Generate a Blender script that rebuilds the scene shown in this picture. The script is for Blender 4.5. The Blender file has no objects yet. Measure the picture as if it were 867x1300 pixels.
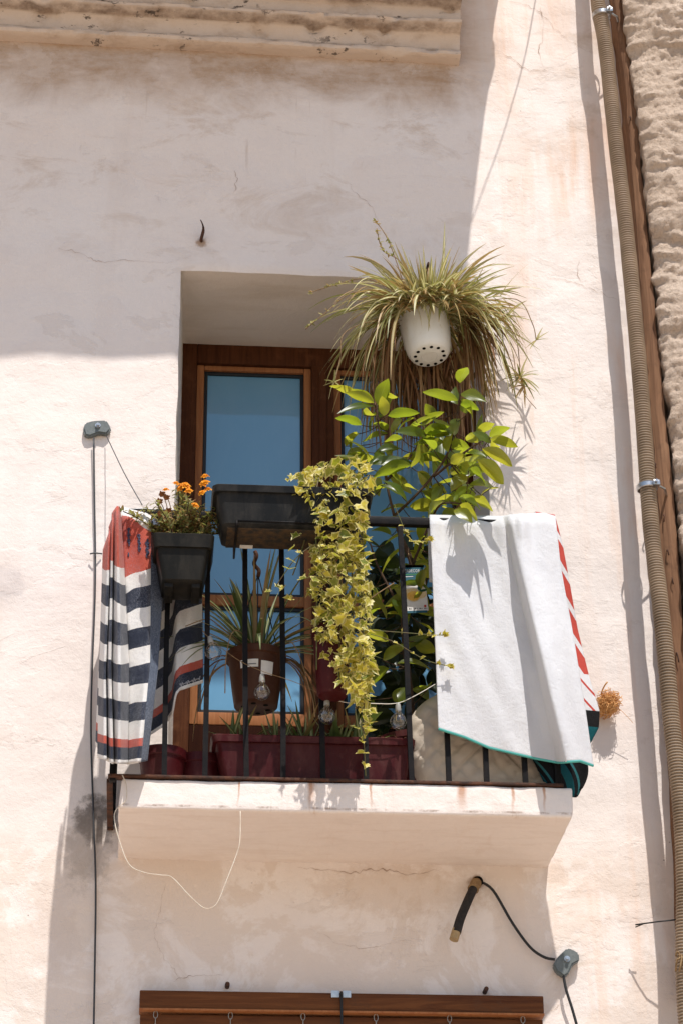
import bpy, bmesh, math, random
from mathutils import Vector, Matrix, noise as MN
random.seed(7)
R = random.random
def U(a, b): return a + (b - a) * random.random()
sc = bpy.context.scene
COL = sc.collection
V = Vector

# ------------------------------------------------------------------ camera maths (photo is 867 x 1300)
F = 3000.; TH = math.radians(28); PS = math.radians(5); RO = math.radians(.6)
fw = V((math.sin(PS)*math.cos(TH), math.cos(PS)*math.cos(TH), math.sin(TH)))
r0 = V((math.cos(PS), -math.sin(PS), 0)); u0 = r0.cross(fw)
rt = r0*math.cos(RO) - u0*math.sin(RO); up = u0*math.cos(RO) + r0*math.sin(RO)
DH = 7.6*math.cos(TH)
CAM = V((-DH*math.sin(PS), -DH*math.cos(PS), 1.6))
def at(px, py, d=0.):
    """where the sight line through a photo pixel meets the vertical plane d metres in front of the facade"""
    v = fw + (px-433.5)/F*rt - (py-650)/F*up
    return CAM + v*((-d-CAM.y)/v.y)
def lerp(a, b, t): return a + (b-a)*t
def curve(tab, t):
    """piecewise linear table lookup: [(key, value)...]"""
    if t <= tab[0][0]: return tab[0][1]
    for (a, va), (b, vb) in zip(tab, tab[1:]):
        if t <= b: return lerp(va, vb, (t-a)/(b-a))
    return tab[-1][1]
def sstep(a, b, x):
    t = min(1, max(0, (x-a)/(b-a))); return t*t*(3-2*t)
def fbm(p, o=4):
    return MN.fractal(p, 1.0, 2.0, o)

# ------------------------------------------------------------------ mesh builder
ORG = {}
class MB:
    def __init__(s): s.v = []; s.f = []; s.uv = []; s.rn = []
    def add(s, vs, fs, uvs=None, rnd=None):
        b = len(s.v); s.v += [tuple(p) for p in vs]
        for i, f in enumerate(fs):
            s.f.append(tuple(b+j for j in f))
            s.uv.append([uvs[j] for j in f] if uvs else [(0, 0)]*len(f))
            s.rn.append(rnd if rnd is not None else 0.)
    def grid(s, fn, nu, nv, uvf=None, wrap=False, rnd=None):
        vs, uvs = [], []
        for j in range(nv+1):
            for i in range(nu+1):
                u, v = i/nu, j/nv
                vs.append(fn(u, v)); uvs.append(uvf(u, v) if uvf else (u, v))
        fs = [(j*(nu+1)+i, j*(nu+1)+i+1, (j+1)*(nu+1)+i+1, (j+1)*(nu+1)+i) for j in range(nv) for i in range(nu)]
        s.add(vs, fs, uvs, rnd)
    def box(s, lo, hi, bev=.0, seg=2, M=None):
        bm = bmesh.new(); bmesh.ops.create_cube(bm, size=1)
        lo, hi = V(lo), V(hi)
        for w in bm.verts: w.co = V([(lo[i]+hi[i])/2 + w.co[i]*(hi[i]-lo[i]) for i in range(3)])
        if bev > 0: bmesh.ops.bevel(bm, geom=bm.edges[:], offset=bev, segments=seg, profile=.6, affect='EDGES')
        if M: bmesh.ops.transform(bm, matrix=M, verts=bm.verts[:])
        s.bm(bm)
    def bm(s, bm):
        bm.verts.index_update()
        s.add([w.co.copy() for w in bm.verts], [[w.index for w in f.verts] for f in bm.faces]); bm.free()
    def tube(s, pts, r, n=8, rnd=None, caps=True):
        pts = [V(p) for p in pts]; m = len(pts)
        rs = r if isinstance(r, (list, tuple)) else [r]*m
        t = (pts[1]-pts[0]).normalized()
        a = t.orthogonal().normalized()
        vs, fs, uvs = [], [], []
        for k in range(m):
            t2 = (pts[min(k+1, m-1)]-pts[max(k-1, 0)]).normalized()
            a = (a - t2*a.dot(t2)); a = a.normalized() if a.length > 1e-6 else t2.orthogonal().normalized()
            b = t2.cross(a)
            for i in range(n):
                g = 2*math.pi*i/n
                vs.append(pts[k] + (a*math.cos(g) + b*math.sin(g))*rs[k]); uvs.append((i/n, k/(m-1)))
        for k in range(m-1):
            for i in range(n):
                j = (i+1) % n
                fs.append((k*n+i, k*n+j, (k+1)*n+j, (k+1)*n+i))
        if caps:
            fs.append(tuple(range(n))[::-1]); fs.append(tuple((m-1)*n+i for i in range(n)))
        s.add(vs, fs, uvs, rnd)
    def lathe(s, prof, c, n=32, M=None, sq=0.):
        """profile [(r, z)] turned about the vertical through c; sq>0 squares it off"""
        vs, fs, uvs = [], [], []
        for k, (r, z) in enumerate(prof):
            for i in range(n):
                g = 2*math.pi*i/n; x, y = math.cos(g), math.sin(g)
                if sq > 0:
                    e = 1/((abs(x)**sq + abs(y)**sq)**(1/sq)); x, y = x*e, y*e
                p = V((x*r, y*r, z))
                if M: p = M @ p
                vs.append(V(c)+p); uvs.append((i/n, k/max(1, len(prof)-1)))
        for k in range(len(prof)-1):
            for i in range(n):
                j = (i+1) % n
                fs.append((k*n+i, k*n+j, (k+1)*n+j, (k+1)*n+i))
        s.add(vs, fs, uvs)
    def build(s, name, mat, parent=None, loc=None, smooth=True, angle=None):
        o = ORG[parent.name] if parent is not None else V(loc if loc is not None else (0, 0, 0))
        me = bpy.data.meshes.new(name)
        me.from_pydata([(p[0]-o.x, p[1]-o.y, p[2]-o.z) for p in s.v], [], s.f)
        uvl = me.uv_layers.new(name='UVMap'); rl = me.uv_layers.new(name='Var')
        flat, fr = [], []
        for f, u, r in zip(s.f, s.uv, s.rn):
            for q in u: flat += [q[0], q[1]]; fr += [r, r]
        if len(flat) == 2*len(me.loops):
            uvl.data.foreach_set('uv', flat); rl.data.foreach_set('uv', fr)
        me.validate()
        if smooth:
            me.polygons.foreach_set('use_smooth', [True]*len(me.polygons))
            if angle: me.set_sharp_from_angle(angle=math.radians(angle))
        me.materials.append(mat); me.update()
        ob = bpy.data.objects.new(name, me); COL.objects.link(ob)
        if parent is not None: ob.parent = parent
        else: ob.location = o
        ORG[ob.name] = o
        return ob
def root(name, label, cat, loc, group=None):
    o = bpy.data.objects.new(name, None); COL.objects.link(o); o.location = loc; o.empty_display_size = .1
    o['label'] = label; o['category'] = cat
    if group: o['group'] = group
    ORG[o.name] = V(loc); return o
def tag(o, label=None, cat=None, kind=None, group=None):
    if label: o['label'] = label
    if cat: o['category'] = cat
    if kind: o['kind'] = kind
    if group: o['group'] = group
    return o
def solid(o, t, off=0.):
    m = o.modifiers.new('thickness', 'SOLIDIFY'); m.thickness = t; m.offset = off; return o
def recalc(o):
    bm = bmesh.new(); bm.from_mesh(o.data); bmesh.ops.recalc_face_normals(bm, faces=bm.faces[:]); bm.to_mesh(o.data); bm.free(); return o
def bez(a, b, c, n=12):
    a, b, c = V(a), V(b), V(c)
    return [a*(1-t)**2 + b*2*t*(1-t) + c*t*t for t in [i/n for i in range(n+1)]]
def smooth_path(pts, n=6):
    pts = [V(p) for p in pts]; out = []
    for i in range(len(pts)-1):
        p0, p1, p2, p3 = pts[max(i-1, 0)], pts[i], pts[i+1], pts[min(i+2, len(pts)-1)]
        for k in range(n):
            t = k/n
            out.append(.5*((2*p1) + (p2-p0)*t + (2*p0-5*p1+4*p2-p3)*t*t + (3*p1-p0-3*p2+p3)*t**3))
    out.append(pts[-1]); return out

# ------------------------------------------------------------------ materials
class NT:
    def __init__(s, name):
        s.m = bpy.data.materials.new(name); s.m.use_nodes = True; s.t = s.m.node_tree
        s.b = s.t.nodes['Principled BSDF']; s.out = s.t.nodes['Material Output']; s._pos = None
    def n(s, t, **k):
        x = s.t.nodes.new(t)
        for a, b in k.items(): setattr(x, a, b)
        return x
    def put(s, sock, v):
        if hasattr(v, 'is_output'): s.t.links.new(v, sock)
        elif isinstance(v, (tuple, list)) and len(v) == 3 and sock.type == 'RGBA': sock.default_value = (*v, 1)
        else: sock.default_value = v
    def pos(s):
        if s._pos is None: s._pos = s.n('ShaderNodeNewGeometry').outputs['Position']
        return s._pos
    def uv(s, name='UVMap'):
        return s.n('ShaderNodeUVMap', uv_map=name).outputs[0]
    def sep(s, v): 
        x = s.n('ShaderNodeSeparateXYZ'); s.put(x.inputs[0], v); return x.outputs
    def math(s, op, a, b=0., c=None, clamp=False):
        x = s.n('ShaderNodeMath', operation=op, use_clamp=clamp); s.put(x.inputs[0], a); s.put(x.inputs[1], b)
        if c is not None: s.put(x.inputs[2], c)
        return x.outputs[0]
    def map(s, v, sc=(1, 1, 1), loc=(0, 0, 0)):
        x = s.n('ShaderNodeMapping'); s.put(x.inputs[0], v); x.inputs['Scale'].default_value = sc; x.inputs['Location'].default_value = loc; return x.outputs[0]
    def noise(s, v, scale, det=4, rough=.55, dist=0.):
        x = s.n('ShaderNodeTexNoise'); s.put(x.inputs['Vector'], v); x.inputs['Scale'].default_value = scale
        x.inputs['Detail'].default_value = det; x.inputs['Roughness'].default_value = rough; x.inputs['Distortion'].default_value = dist
        return x.outputs['Fac']
    def vor(s, v, scale, feature='F1'):
        x = s.n('ShaderNodeTexVoronoi', feature=feature); s.put(x.inputs['Vector'], v); x.inputs['Scale'].default_value = scale; return x.outputs['Distance']
    def rng(s, v, a, b, c=0., d=1., smooth=False):
        x = s.n('ShaderNodeMapRange', clamp=True)
        if smooth: x.interpolation_type = 'SMOOTHSTEP'
        s.put(x.inputs[0], v)
        for i, q in enumerate((a, b, c, d)): s.put(x.inputs[i+1], q)
        return x.outputs[0]
    def mix(s, f, a, b, mode='MIX'):
        x = s.n('ShaderNodeMix', data_type='RGBA', blend_type=mode); s.put(x.inputs[0], f); s.put(x.inputs[6], a); s.put(x.inputs[7], b); return x.outputs[2]
    def ramp(s, v, stops, interp='LINEAR'):
        x = s.n('ShaderNodeValToRGB'); s.put(x.inputs[0], v); cr = x.color_ramp; cr.interpolation = interp
        while len(cr.elements) < len(stops): cr.elements.new(.5)
        for e, (p, c) in zip(cr.elements, stops): e.position = p; e.color = (*c, 1)
        return x.outputs[0]
    def bump(s, h, dist=.01, strength=1., prev=None):
        x = s.n('ShaderNodeBump'); s.put(x.inputs['Height'], h); x.inputs['Distance'].default_value = dist; x.inputs['Strength'].default_value = strength
        if prev is not None: s.put(x.inputs['Normal'], prev)
        return x.outputs[0]
    def fin(s, col, rough=.8, spec=.3, nrm=None, **k):
        s.put(s.b.inputs['Base Color'], col); s.put(s.b.inputs['Roughness'], rough); s.b.inputs['Specular IOR Level'].default_value = spec
        if nrm is not None: s.put(s.b.inputs['Normal'], nrm)
        for a, b in k.items(): s.put(s.b.inputs[a.replace('_', ' ')], b)
        return s.m
    def translucent(s, col, fac, nrm=None):
        tr = s.n('ShaderNodeBsdfTranslucent'); s.put(tr.inputs[0], col)
        mx = s.n('ShaderNodeMixShader'); s.put(mx.inputs[0], fac)
        s.t.links.new(s.b.outputs[0], mx.inputs[1]); s.t.links.new(tr.outputs[0], mx.inputs[2]); s.t.links.new(mx.outputs[0], s.out.inputs[0])
        return s.m
def simple(name, c, c2=None, rough=.5, spec=.4, nscale=30, bump=.0, bscale=200, **k):
    t = NT(name); col = c
    if c2: col = t.mix(t.rng(t.noise(t.pos(), nscale, 5, .65), .38, .62), c, c2)
    nr = t.bump(t.noise(t.pos(), bscale, 3), bump) if bump else None
    return t.fin(col, rough, spec, nr, **k)

SDZ = .42
CZ = at(300, 57, .05).z
def plaster(name, kind):
    t = NT(name); P = t.pos(); X, Y, Z = t.sep(P)
    big = t.noise(P, 1.1, 5, .6, .4); mid = t.noise(P, 5, 6, .65, .3); fine = t.noise(P, 55, 4, .6)
    col = t.mix(t.rng(big, .35, .65), (.81, .737, .684), (.795, .705, .642))
    col = t.mix(t.rng(mid, .5, .78, 0, .30), col, (.72, .62, .565))
    if kind == 'wall':
        # vertical ochre wash-outs in the paint beside the conduit, and paler all over elsewhere
        st = t.noise(t.map(P, (9, 1, .8)), 1.0, 5, .65, .5)
        m = t.math('MULTIPLY', t.rng(st, .47, .68), t.rng(X, .42, .62, smooth=True))
        m = t.math('MULTIPLY', m, t.rng(t.noise(P, 2.2, 3), .36, .6))
        col = t.mix(t.math('MULTIPLY', m, .75), col, (.74, .50, .36))
        st2 = t.noise(t.map(P, (5, 1, .5)), 1.0, 4, .6, .3)
        col = t.mix(t.rng(st2, .56, .75, 0, .30), col, (.62, .50, .42))
        # old damp stains under the cornice
        zz = t.math('ADD', Z, t.math('MULTIPLY', t.noise(P, 4.5, 6, .7, .6), .34))
        g = t.math('MULTIPLY', t.rng(zz, 6.88, 7.14, smooth=True), t.rng(X, .62, .40))
        g = t.math('MULTIPLY', g, t.rng(t.noise(t.map(P, (1.6, 1, 4)), 3, 6, .7), .30, .60, .55, 1))
        col = t.mix(t.math('MULTIPLY', g, .92), col, (.36, .22, .12))
        g2 = t.math('MULTIPLY', t.rng(t.noise(t.map(P, (1, 1, 1.6)), 3.1, 7, .72, .7), .53, .70), t.rng(Z, 5.9, 6.5))
        col = t.mix(t.math('MULTIPLY', g2, .62), col, (.50, .36, .25))
        # drips
        dr = t.noise(t.map(P, (26, 1, 1.3)), 1.0, 4, .7)
        dm = t.math('MULTIPLY', t.rng(dr, .62, .72), t.rng(t.noise(P, 3.3, 3), .5, .62))
        dm = t.math('MULTIPLY', dm, t.rng(Z, 6.0, 6.4))
        col = t.mix(t.math('MULTIPLY', dm, .55), col, (.42, .31, .23))
        # patchy repairs under the balcony
        lo = t.math('MULTIPLY', t.rng(Z, 4.1, 3.95), t.rng(t.noise(P, 3.0, 8, .68, .8), .47, .52))
        col = t.mix(t.math('MULTIPLY', lo, .50), col, (.64, .52, .42))
        def blob(c, r, colr, f, sx=1., sz=1.):
            nonlocal col
            dx = t.math('MULTIPLY', t.math('SUBTRACT', X, c[0]), sx); dz = t.math('MULTIPLY', t.math('SUBTRACT', Z, c[2]), sz)
            dd = t.math('SQRT', t.math('ADD', t.math('MULTIPLY', dx, dx), t.math('MULTIPLY', dz, dz)))
            dd = t.math('ADD', dd, t.math('MULTIPLY', t.math('SUBTRACT', t.noise(P, 26, 6, .7), .5), r*1.7))
            col = t.mix(t.math('MULTIPLY', t.rng(dd, r, r*.45, smooth=True), f), col, colr)
        blob(at(122, 1042), .075, (.10, .085, .075), .9, 1, .8)
        blob(at(112, 1075), .10, (.30, .25, .21), .55, 1.1, .6)
        blob(at(8, 742), .075, (.62, .56, .53), .8)
        blob(at(256, 306), .028, (.33, .19, .10), .8)
        blob(at(604, 1120), .03, (.28, .18, .12), .75)
        blob(at(70, 1190), .11, (.60, .50, .43), .5, 1.2, .7)
        blob(at(500, 1130), .16, (.57, .44, .34), .45, .5, 1.6)
        blob(at(705, 1110), .05, (.58, .45, .35), .5, 1, .8)
        pits = t.math('MULTIPLY', t.rng(t.vor(P, 19), .055, .03), t.rng(t.noise(P, 2.7, 3), .57, .62))
        col = t.mix(t.math('MULTIPLY', pits, .8), col, (.16, .12, .09))
    if kind in ('slab', 'cornice'):
        if kind == 'cornice':
            col = t.mix(.78, col, (.54, .41, .30))
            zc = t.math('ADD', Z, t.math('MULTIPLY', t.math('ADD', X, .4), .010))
            for dz, wd, f in ((.0345, .010, .75), (.097, .009, .8), (.129, .009, .85), (.186, .012, .8)):  # dirt lines at the grooves, also painted dark in place of undercut shade
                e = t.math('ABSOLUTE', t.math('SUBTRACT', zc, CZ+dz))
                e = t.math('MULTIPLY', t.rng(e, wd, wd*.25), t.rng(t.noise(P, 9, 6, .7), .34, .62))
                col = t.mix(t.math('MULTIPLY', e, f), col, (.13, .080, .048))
        st = t.noise(t.map(P, (14, 2, 1.5)), 1.0, 5, .65, .4)
        col = t.mix(t.rng(st, .60, .74, 0, .2), col, (.55, .36, .23))
        drt = t.noise(t.map(P, (2.2, 3, 3.5)), 3.0, 7, .7, .3)
        col = t.mix(t.rng(drt, .50, .70, 0, .10 if kind == 'slab' else .55), col, (.48, .35, .25) if kind == 'slab' else (.30, .19, .115))
        sp = t.rng(t.noise(t.map(P, (5, 5, 11)), 3, 6, .7), .60, .64)
        if kind == 'cornice':
            sp = t.math('MULTIPLY', sp, t.rng(t.noise(P, 3.4, 2), .44, .52))
            col = t.mix(t.math('MULTIPLY', sp, .9), col, (.05, .034, .024))
        if kind == 'slab':
            drip = t.math('MULTIPLY', t.rng(t.noise(t.map(P, (22, 6, 1.2)), 1.0, 5, .7), .60, .70), t.rng(Y, -SDZ+.03, -SDZ))
            col = t.mix(t.math('MULTIPLY', drip, .5), col, (.50, .34, .23))
            sf = t.noise(t.map(P, (2, 14, 2)), 2.0, 6, .65, .6)
            col = t.mix(t.rng(sf, .52, .70, 0, .28), col, (.60, .47, .37))
            for px, wd in ((303, .0035), (395, .012), (585, .016), (650, .006), (470, .004), (690, .005)):
                x0 = at(px, 1000, .42).x
                dx = t.math('ABSOLUTE', t.math('ADD', t.math('SUBTRACT', X, x0), t.math('MULTIPLY', t.math('SUBTRACT', t.noise(P, 20, 4), .5), .02)))
                mm = t.math('MULTIPLY', t.rng(dx, wd, wd*.3), t.rng(Z, 3.988, 4.06, 0, 1))
                col = t.mix(t.math('MULTIPLY', mm, .8), col, (.42, .18, .07))
            # dark line of dirt along the drip edge
            e = t.math('ABSOLUTE', t.math('SUBTRACT', Z, 3.9935))
            e = t.math('MULTIPLY', t.rng(e, .0045, .002), t.rng(t.noise(P, 17, 5, .7), .44, .6))
            col = t.mix(t.math('MULTIPLY', e, .7), col, (.22, .13, .08))
    if kind == 'reveal':
        col = t.mix(.35, col, (.74, .64, .52))
        col = t.mix(t.rng(t.noise(t.map(P, (1, 6, 1)), 3, 5), .5, .7, 0, .35), col, (.60, .48, .36))
    # trowel marks and grain
    tw = t.noise(t.map(P, (6, 6, 26), (0, 0, 0)), 1.5, 5, .6, .8)
    n1 = t.bump(mid, .010, .5); n2 = t.bump(tw, .0018, .5, n1); n3 = t.bump(fine, .0020, .8, n2)
    if kind == 'wall':
        fk = t.rng(t.noise(t.map(P, (1, 1, 1.3), (5, 0, 2)), 2.0, 8, .62, .3), .525, .545)
        n3 = t.bump(fk, .0022, .3, n3)
        col = t.mix(t.math('MULTIPLY', fk, .22), col, (.74, .635, .57))
        fk2 = t.rng(t.noise(t.map(P, (1, 1, 1.8), (1, 0, 7)), 3.4, 8, .68, .4), .60, .615)
        n3 = t.bump(fk2, .0026, .35, n3)
        col = t.mix(t.math('MULTIPLY', fk2, .30), col, (.66, .56, .49))
    n4 = t.bump(t.noise(P, 260, 2), .0008, .8, n3)
    col = t.mix(t.rng(fine, .35, .7, 0, .14), col, (.67, .59, .54))
    return t.fin(col, .92, .15, n4)

def wood(name, a, b, axis='z', rough=.5, spec=.35, wear=None):
    t = NT(name); P = t.pos()
    s = {'z': (30, 30, 1.6), 'x': (1.6, 30, 30)}[axis]
    g = t.noise(t.map(P, s), 1.4, 7, .7, 1.2)
    col = t.mix(t.rng(g, .32, .68), a, b)
    if wear:
        col = t.mix(t.rng(t.noise(P, 9, 6, .7), .55, .7, 0, .7), col, wear)
    return t.fin(col, t.rng(g, .3, .7, rough-.08, rough+.12), spec, t.bump(g, .0025))

def blade(name, edge, mid, back, dry, dryf, trans=.35, rough=.45):
    """strap leaf: pale stripe across u, drier towards tips and on some leaves"""
    t = NT(name); u = t.uv(); U_, V_, _ = t.sep(u); r = t.sep(t.uv('Var'))[0]
    c = t.math('ABSOLUTE', t.math('SUBTRACT', U_, .5))
    col = t.mix(t.rng(c, .13, .24), mid, edge)
    col = t.mix(t.rng(r, .55, .75), col, back)
    fr = t.math('ADD', t.math('MULTIPLY', r, 7.3), 0.); fr = t.math('FRACT', fr)
    col = t.mix(t.math('MULTIPLY', t.rng(V_, .65, 1.), t.rng(fr, .3, .7)), col, dry)
    col = t.mix(t.rng(fr, 1-dryf-.03, 1-dryf), col, dry)
    col = t.mix(t.rng(t.noise(t.pos(), 35, 3), .4, .65, 0, .3), col, t.mix(.5, col, (.02, .025, .01)))
    t.fin(col, rough, .4); return t.translucent(t.mix(.25, col, (.5, .55, .08)), trans)
def leafmat(name, a, b, tr, vein=None, trans=.45, rough=.35, spec=.5, edge=None, edgef=.6):
    t = NT(name); u = t.uv(); U_, V_, _ = t.sep(u); r = t.sep(t.uv('Var'))[0]
    col = t.mix(r, a, b); trc = t.mix(r, tr[0], tr[1])
    if edge:
        n = t.math('ADD', V_, t.math('MULTIPLY', t.math('SUBTRACT', t.noise(t.pos(), 60, 4), .5), .75))
        e = t.rng(n, edgef, edgef+.12)
        col = t.mix(e, col, edge); trc = t.mix(e, trc, t.mix(.5, trc, edge))
    if vein:
        c = t.math('ABSOLUTE', t.math('SUBTRACT', U_, .5))
        col = t.mix(t.rng(c, .03, .012), col, vein)
        w = t.math('FRACT', t.math('ADD', t.math('MULTIPLY', V_, 9.), t.math('MULTIPLY', c, -5.)))
        col = t.mix(t.math('MULTIPLY', t.rng(w, .12, .03), .4), col, vein)
    col = t.mix(t.rng(t.noise(t.pos(), 40, 4), .42, .7, 0, .35), col, t.mix(.5, col, (.01, .02, .005)))
    t.fin(col, rough, spec); return t.translucent(trc, trans)

M = {}
M['wall'] = plaster('weathered_plaster', 'wall'); M['reveal'] = plaster('reveal_plaster', 'reveal')
M['slab'] = plaster('slab_plaster', 'slab'); M['cornice'] = plaster('cornice_plaster', 'cornice')
M['iron'] = simple('black_iron', (.006, .006, .0065), (.013, .010, .009), .5, .10, 25, .0006, 160)
M['rust'] = simple('rusty_iron', (.10, .038, .018), (.035, .018, .012), .75, .3, 30, .002, 120)
M['dwood'] = wood('dark_door_wood', (.050, .015, .006), (.11, .038, .015), 'z', .55, .08, (.14, .055, .024))
M['lwood'] = wood('sash_wood', (.27, .095, .034), (.39, .165, .066), 'z', .5, .12)
M['pwood'] = wood('panel_wood', (.018, .006, .004), (.034, .012, .007), 'z', .85, .03)
M['bwood'] = wood('blind_wood', (.070, .022, .008), (.165, .062, .022), 'x', .5, .1, (.10, .045, .022))
M['gasket'] = simple('black_gasket', (.012, .012, .013), None, .5, .4)
M['steel'] = simple('galvanised_steel', (.55, .56, .56), (.38, .38, .38), .3, .5, 60, .0006, 200, Metallic=.9)
M['cablek'] = simple('black_cable', (.015, .015, .015), None, .55, .4)
M['cableg'] = simple('grey_cable', (.20, .20, .20), None, .6, .4)
M['string'] = simple('grey_line', (.06, .06, .065), None, .7, .3)
M['white_c'] = simple('white_cord', (.78, .72, .62), None, .6, .4)
M['cordt'] = simple('aged_cord', (.66, .58, .47), (.55, .46, .36), .7, .2, 30)
M['anthra'] = simple('anthracite_plastic', (.0085, .009, .0095), (.013, .0135, .014), .45, .16, 8, .0004, 300)
def dusty(name, c, dust, f, rough=.45, spec=.16):
    t = NT(name); P = t.pos(); a = t.noise(t.map(P, (9, 9, 2.2)), 1.6, 6, .68, .5); b = t.noise(P, 34, 5, .7)
    col = t.mix(t.math('MULTIPLY', t.rng(a, .45, .68), f), c, dust); col = t.mix(t.math('MULTIPLY', t.rng(b, .55, .72), f*.7), col, dust)
    return t.fin(col, t.rng(a, .35, .7, rough-.08, rough+.25), spec, t.bump(b, .0005))
M['olive'] = simple('dark_olive_plastic', (.008, .0072, .0055), (.012, .011, .008), .45, .14, 8, .0004, 300)
M['maroon'] = simple('maroon_plastic', (.050, .0055, .007), (.068, .010, .010), .42, .16, 10, .0004, 200)
M['brownp'] = simple('brown_plastic', (.085, .034, .019), (.11, .048, .028), .45, .2, 12, .0004, 200)
M['whitep'] = simple('white_plastic', (.78, .77, .73), (.70, .68, .62), .4, .45, 14, .0004, 200)
M['sock'] = simple('clear_socket', (.30, .29, .26), None, .3, .5)
M['hole'] = simple('dark_hole', (.006, .005, .004), None, .9, .1)
M['soil'] = simple('potting_soil', (.030, .018, .011), (.06, .04, .025), .95, .1, 60, .01, 90)
M['paper'] = simple('paper_label', (.78, .76, .72), (.70, .67, .62), .7, .2, 40)
M['ink'] = simple('black_ink', (.02, .02, .02), None, .7, .2)
M['grime'] = simple('dirty_plastic', (.085, .052, .028), (.03, .028, .025), .8, .15, 45, .001, 200)
M['tarp'] = simple('grey_box_plastic', (.10, .115, .11), (.14, .155, .15), .45, .4, 40, .0004, 200)
M['hose'] = simple('black_foam', (.022, .020, .019), (.035, .03, .028), .8, .2, 60, .002, 150)
M['brass'] = simple('old_brass', (.42, .28, .12), (.28, .20, .10), .45, .5, 60, .001, 200)
M['blueclip'] = simple('zinc_plate', (.50, .60, .70), (.40, .50, .60), .35, .5, 80)
M['board'] = wood('weathered_board', (.12, .058, .032), (.27, .15, .085), 'z', .85, .1, (.085, .045, .028))
M['conduit'] = simple('tan_conduit', (.37, .285, .205), (.27, .205, .145), .5, .25, 10)
M['stem'] = simple('green_stem', (.10, .12, .035), (.13, .085, .04), .6, .3, 40)
M['bark'] = simple('brown_stem', (.10, .055, .028), (.05, .03, .018), .8, .2, 60, .002, 120)
M['drystem'] = simple('dry_stem', (.30, .20, .10), (.20, .12, .06), .8, .2, 60)
M['straw'] = simple('straw', (.62, .29, .09), (.80, .46, .19), .8, .2, 80)
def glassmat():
    t = NT('door_glass'); P = t.pos()  # blue base colour stands in for the reflected sky
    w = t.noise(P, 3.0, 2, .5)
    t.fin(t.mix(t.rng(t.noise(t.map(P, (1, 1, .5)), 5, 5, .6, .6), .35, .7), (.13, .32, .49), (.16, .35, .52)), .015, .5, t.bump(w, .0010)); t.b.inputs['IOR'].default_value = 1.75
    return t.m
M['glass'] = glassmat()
def bulbmat():
    t = NT('bulb_glass'); g = t.n('ShaderNodeBsdfGlossy'); g.inputs['Roughness'].default_value = .03
    tr = t.n('ShaderNodeBsdfTransparent'); tr.inputs[0].default_value = (.93, .93, .92, 1)
    lw = t.n('ShaderNodeLayerWeight'); lw.inputs[0].default_value = .35
    mx = t.n('ShaderNodeMixShader'); t.t.links.new(t.math('ADD', t.math('MULTIPLY', lw.outputs['Facing'], .55), .07), mx.inputs[0])
    t.t.links.new(tr.outputs[0], mx.inputs[1]); t.t.links.new(g.outputs[0], mx.inputs[2]); t.t.links.new(mx.outputs[0], t.out.inputs[0])
    return t.m
M['bulb'] = bulbmat()
M['spider'] = blade('variegated_blade', (.37, .34, .12), (.80, .72, .46), (.23, .23, .075), (.48, .31, .14), .24, .34)
M['dead'] = blade('dead_blade', (.24, .105, .045), (.32, .17, .08), (.36, .22, .11), (.14, .06, .028), .3, .25, .7)
M['shadeblade'] = blade('green_blade', (.10, .14, .05), (.42, .45, .24), (.07, .11, .03), (.30, .19, .08), .10, .3)
M['lemon'] = leafmat('lemon_leaf', (.040, .080, .010), (.085, .115, .016), ((.36, .46, .025), (.62, .58, .045)), (.16, .20, .05), .55, .32, .5)
M['lemond'] = leafmat('shaded_lemon_leaf', (.010, .020, .004), (.020, .034, .007), ((.03, .05, .006), (.05, .07, .01)), (.03, .045, .012), .12, .4, .35)  # darker copy of the lemon leaf, shade put into its colour
M['ivy'] = leafmat('ivy_leaf', (.15, .18, .018), (.62, .50, .06), ((.42, .46, .03), (.85, .70, .07)), None, .35, .42, .4, (.66, .56, .20), .70)
M['mari'] = leafmat('marigold_leaf', (.15, .20, .05), (.38, .36, .17), ((.38, .42, .08), (.5, .46, .16)), None, .35, .55, .3, (.32, .17, .07), .55)
M['petal'] = leafmat('marigold_petal', (.85, .27, .01), (.90, .40, .02), ((.9, .35, .02), (.95, .45, .03)), None, .25, .6, .2)
M['deadpetal'] = simple('withered_petal', (.30, .13, .05), (.20, .08, .03), .8, .2, 80)
M['sedum'] = leafmat('sedum_leaf', (.10, .05, .025), (.20, .07, .05), ((.3, .12, .05), (.35, .1, .08)), None, .2, .5, .3)

def cloth_bump(t, sc=900):
    P = t.pos()
    a = t.noise(P, sc, 2, .6); b = t.noise(P, 95, 4, .65); c = t.noise(P, 16, 3, .55)
    return t.bump(c, .007, .6, t.bump(b, .0024, .8, t.bump(a, .0018, 1.)))
def striped():
    """UV v = distance up from the lower hem in units of 320 photo px"""
    t = NT('striped_terry'); U_, V_, _ = t.sep(t.uv())
    W = (.80, .77, .73); N = (.022, .028, .048); RD = (.50, .095, .060)
    s = [(0, W), (5, N), (21, RD), (31, W), (55, N), (79, W), (103, N), (128, W), (152, N), (178, W), (203, N), (229, W), (250, RD), (318, W)]
    jit = t.math('ADD', V_, t.math('MULTIPLY', t.math('SUBTRACT', t.noise(t.pos(), 260, 2), .5), .004))
    col = t.ramp(jit, [(a/340, c) for a, c in s], 'CONSTANT')
    # loops of white terry showing through the dark pile
    sp = t.math('MULTIPLY', t.rng(t.noise(t.pos(), 520, 2, .6), .52, .60), t.rng(t.noise(t.pos(), 14, 3), .40, .58))
    col = t.mix(t.math('MULTIPLY', sp, .38), col, (.36, .38, .44))
    # selvedge along the front edge
    col = t.mix(t.math('GREATER_THAN', U_, .885), col, t.mix(t.rng(t.noise(t.pos(), 420, 2), .45, .6), (.035, .05, .085), (.16, .19, .25)))
    return t.fin(col, .95, .1, cloth_bump(t), Sheen_Weight=.2)
M['striped'] = striped()
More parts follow.
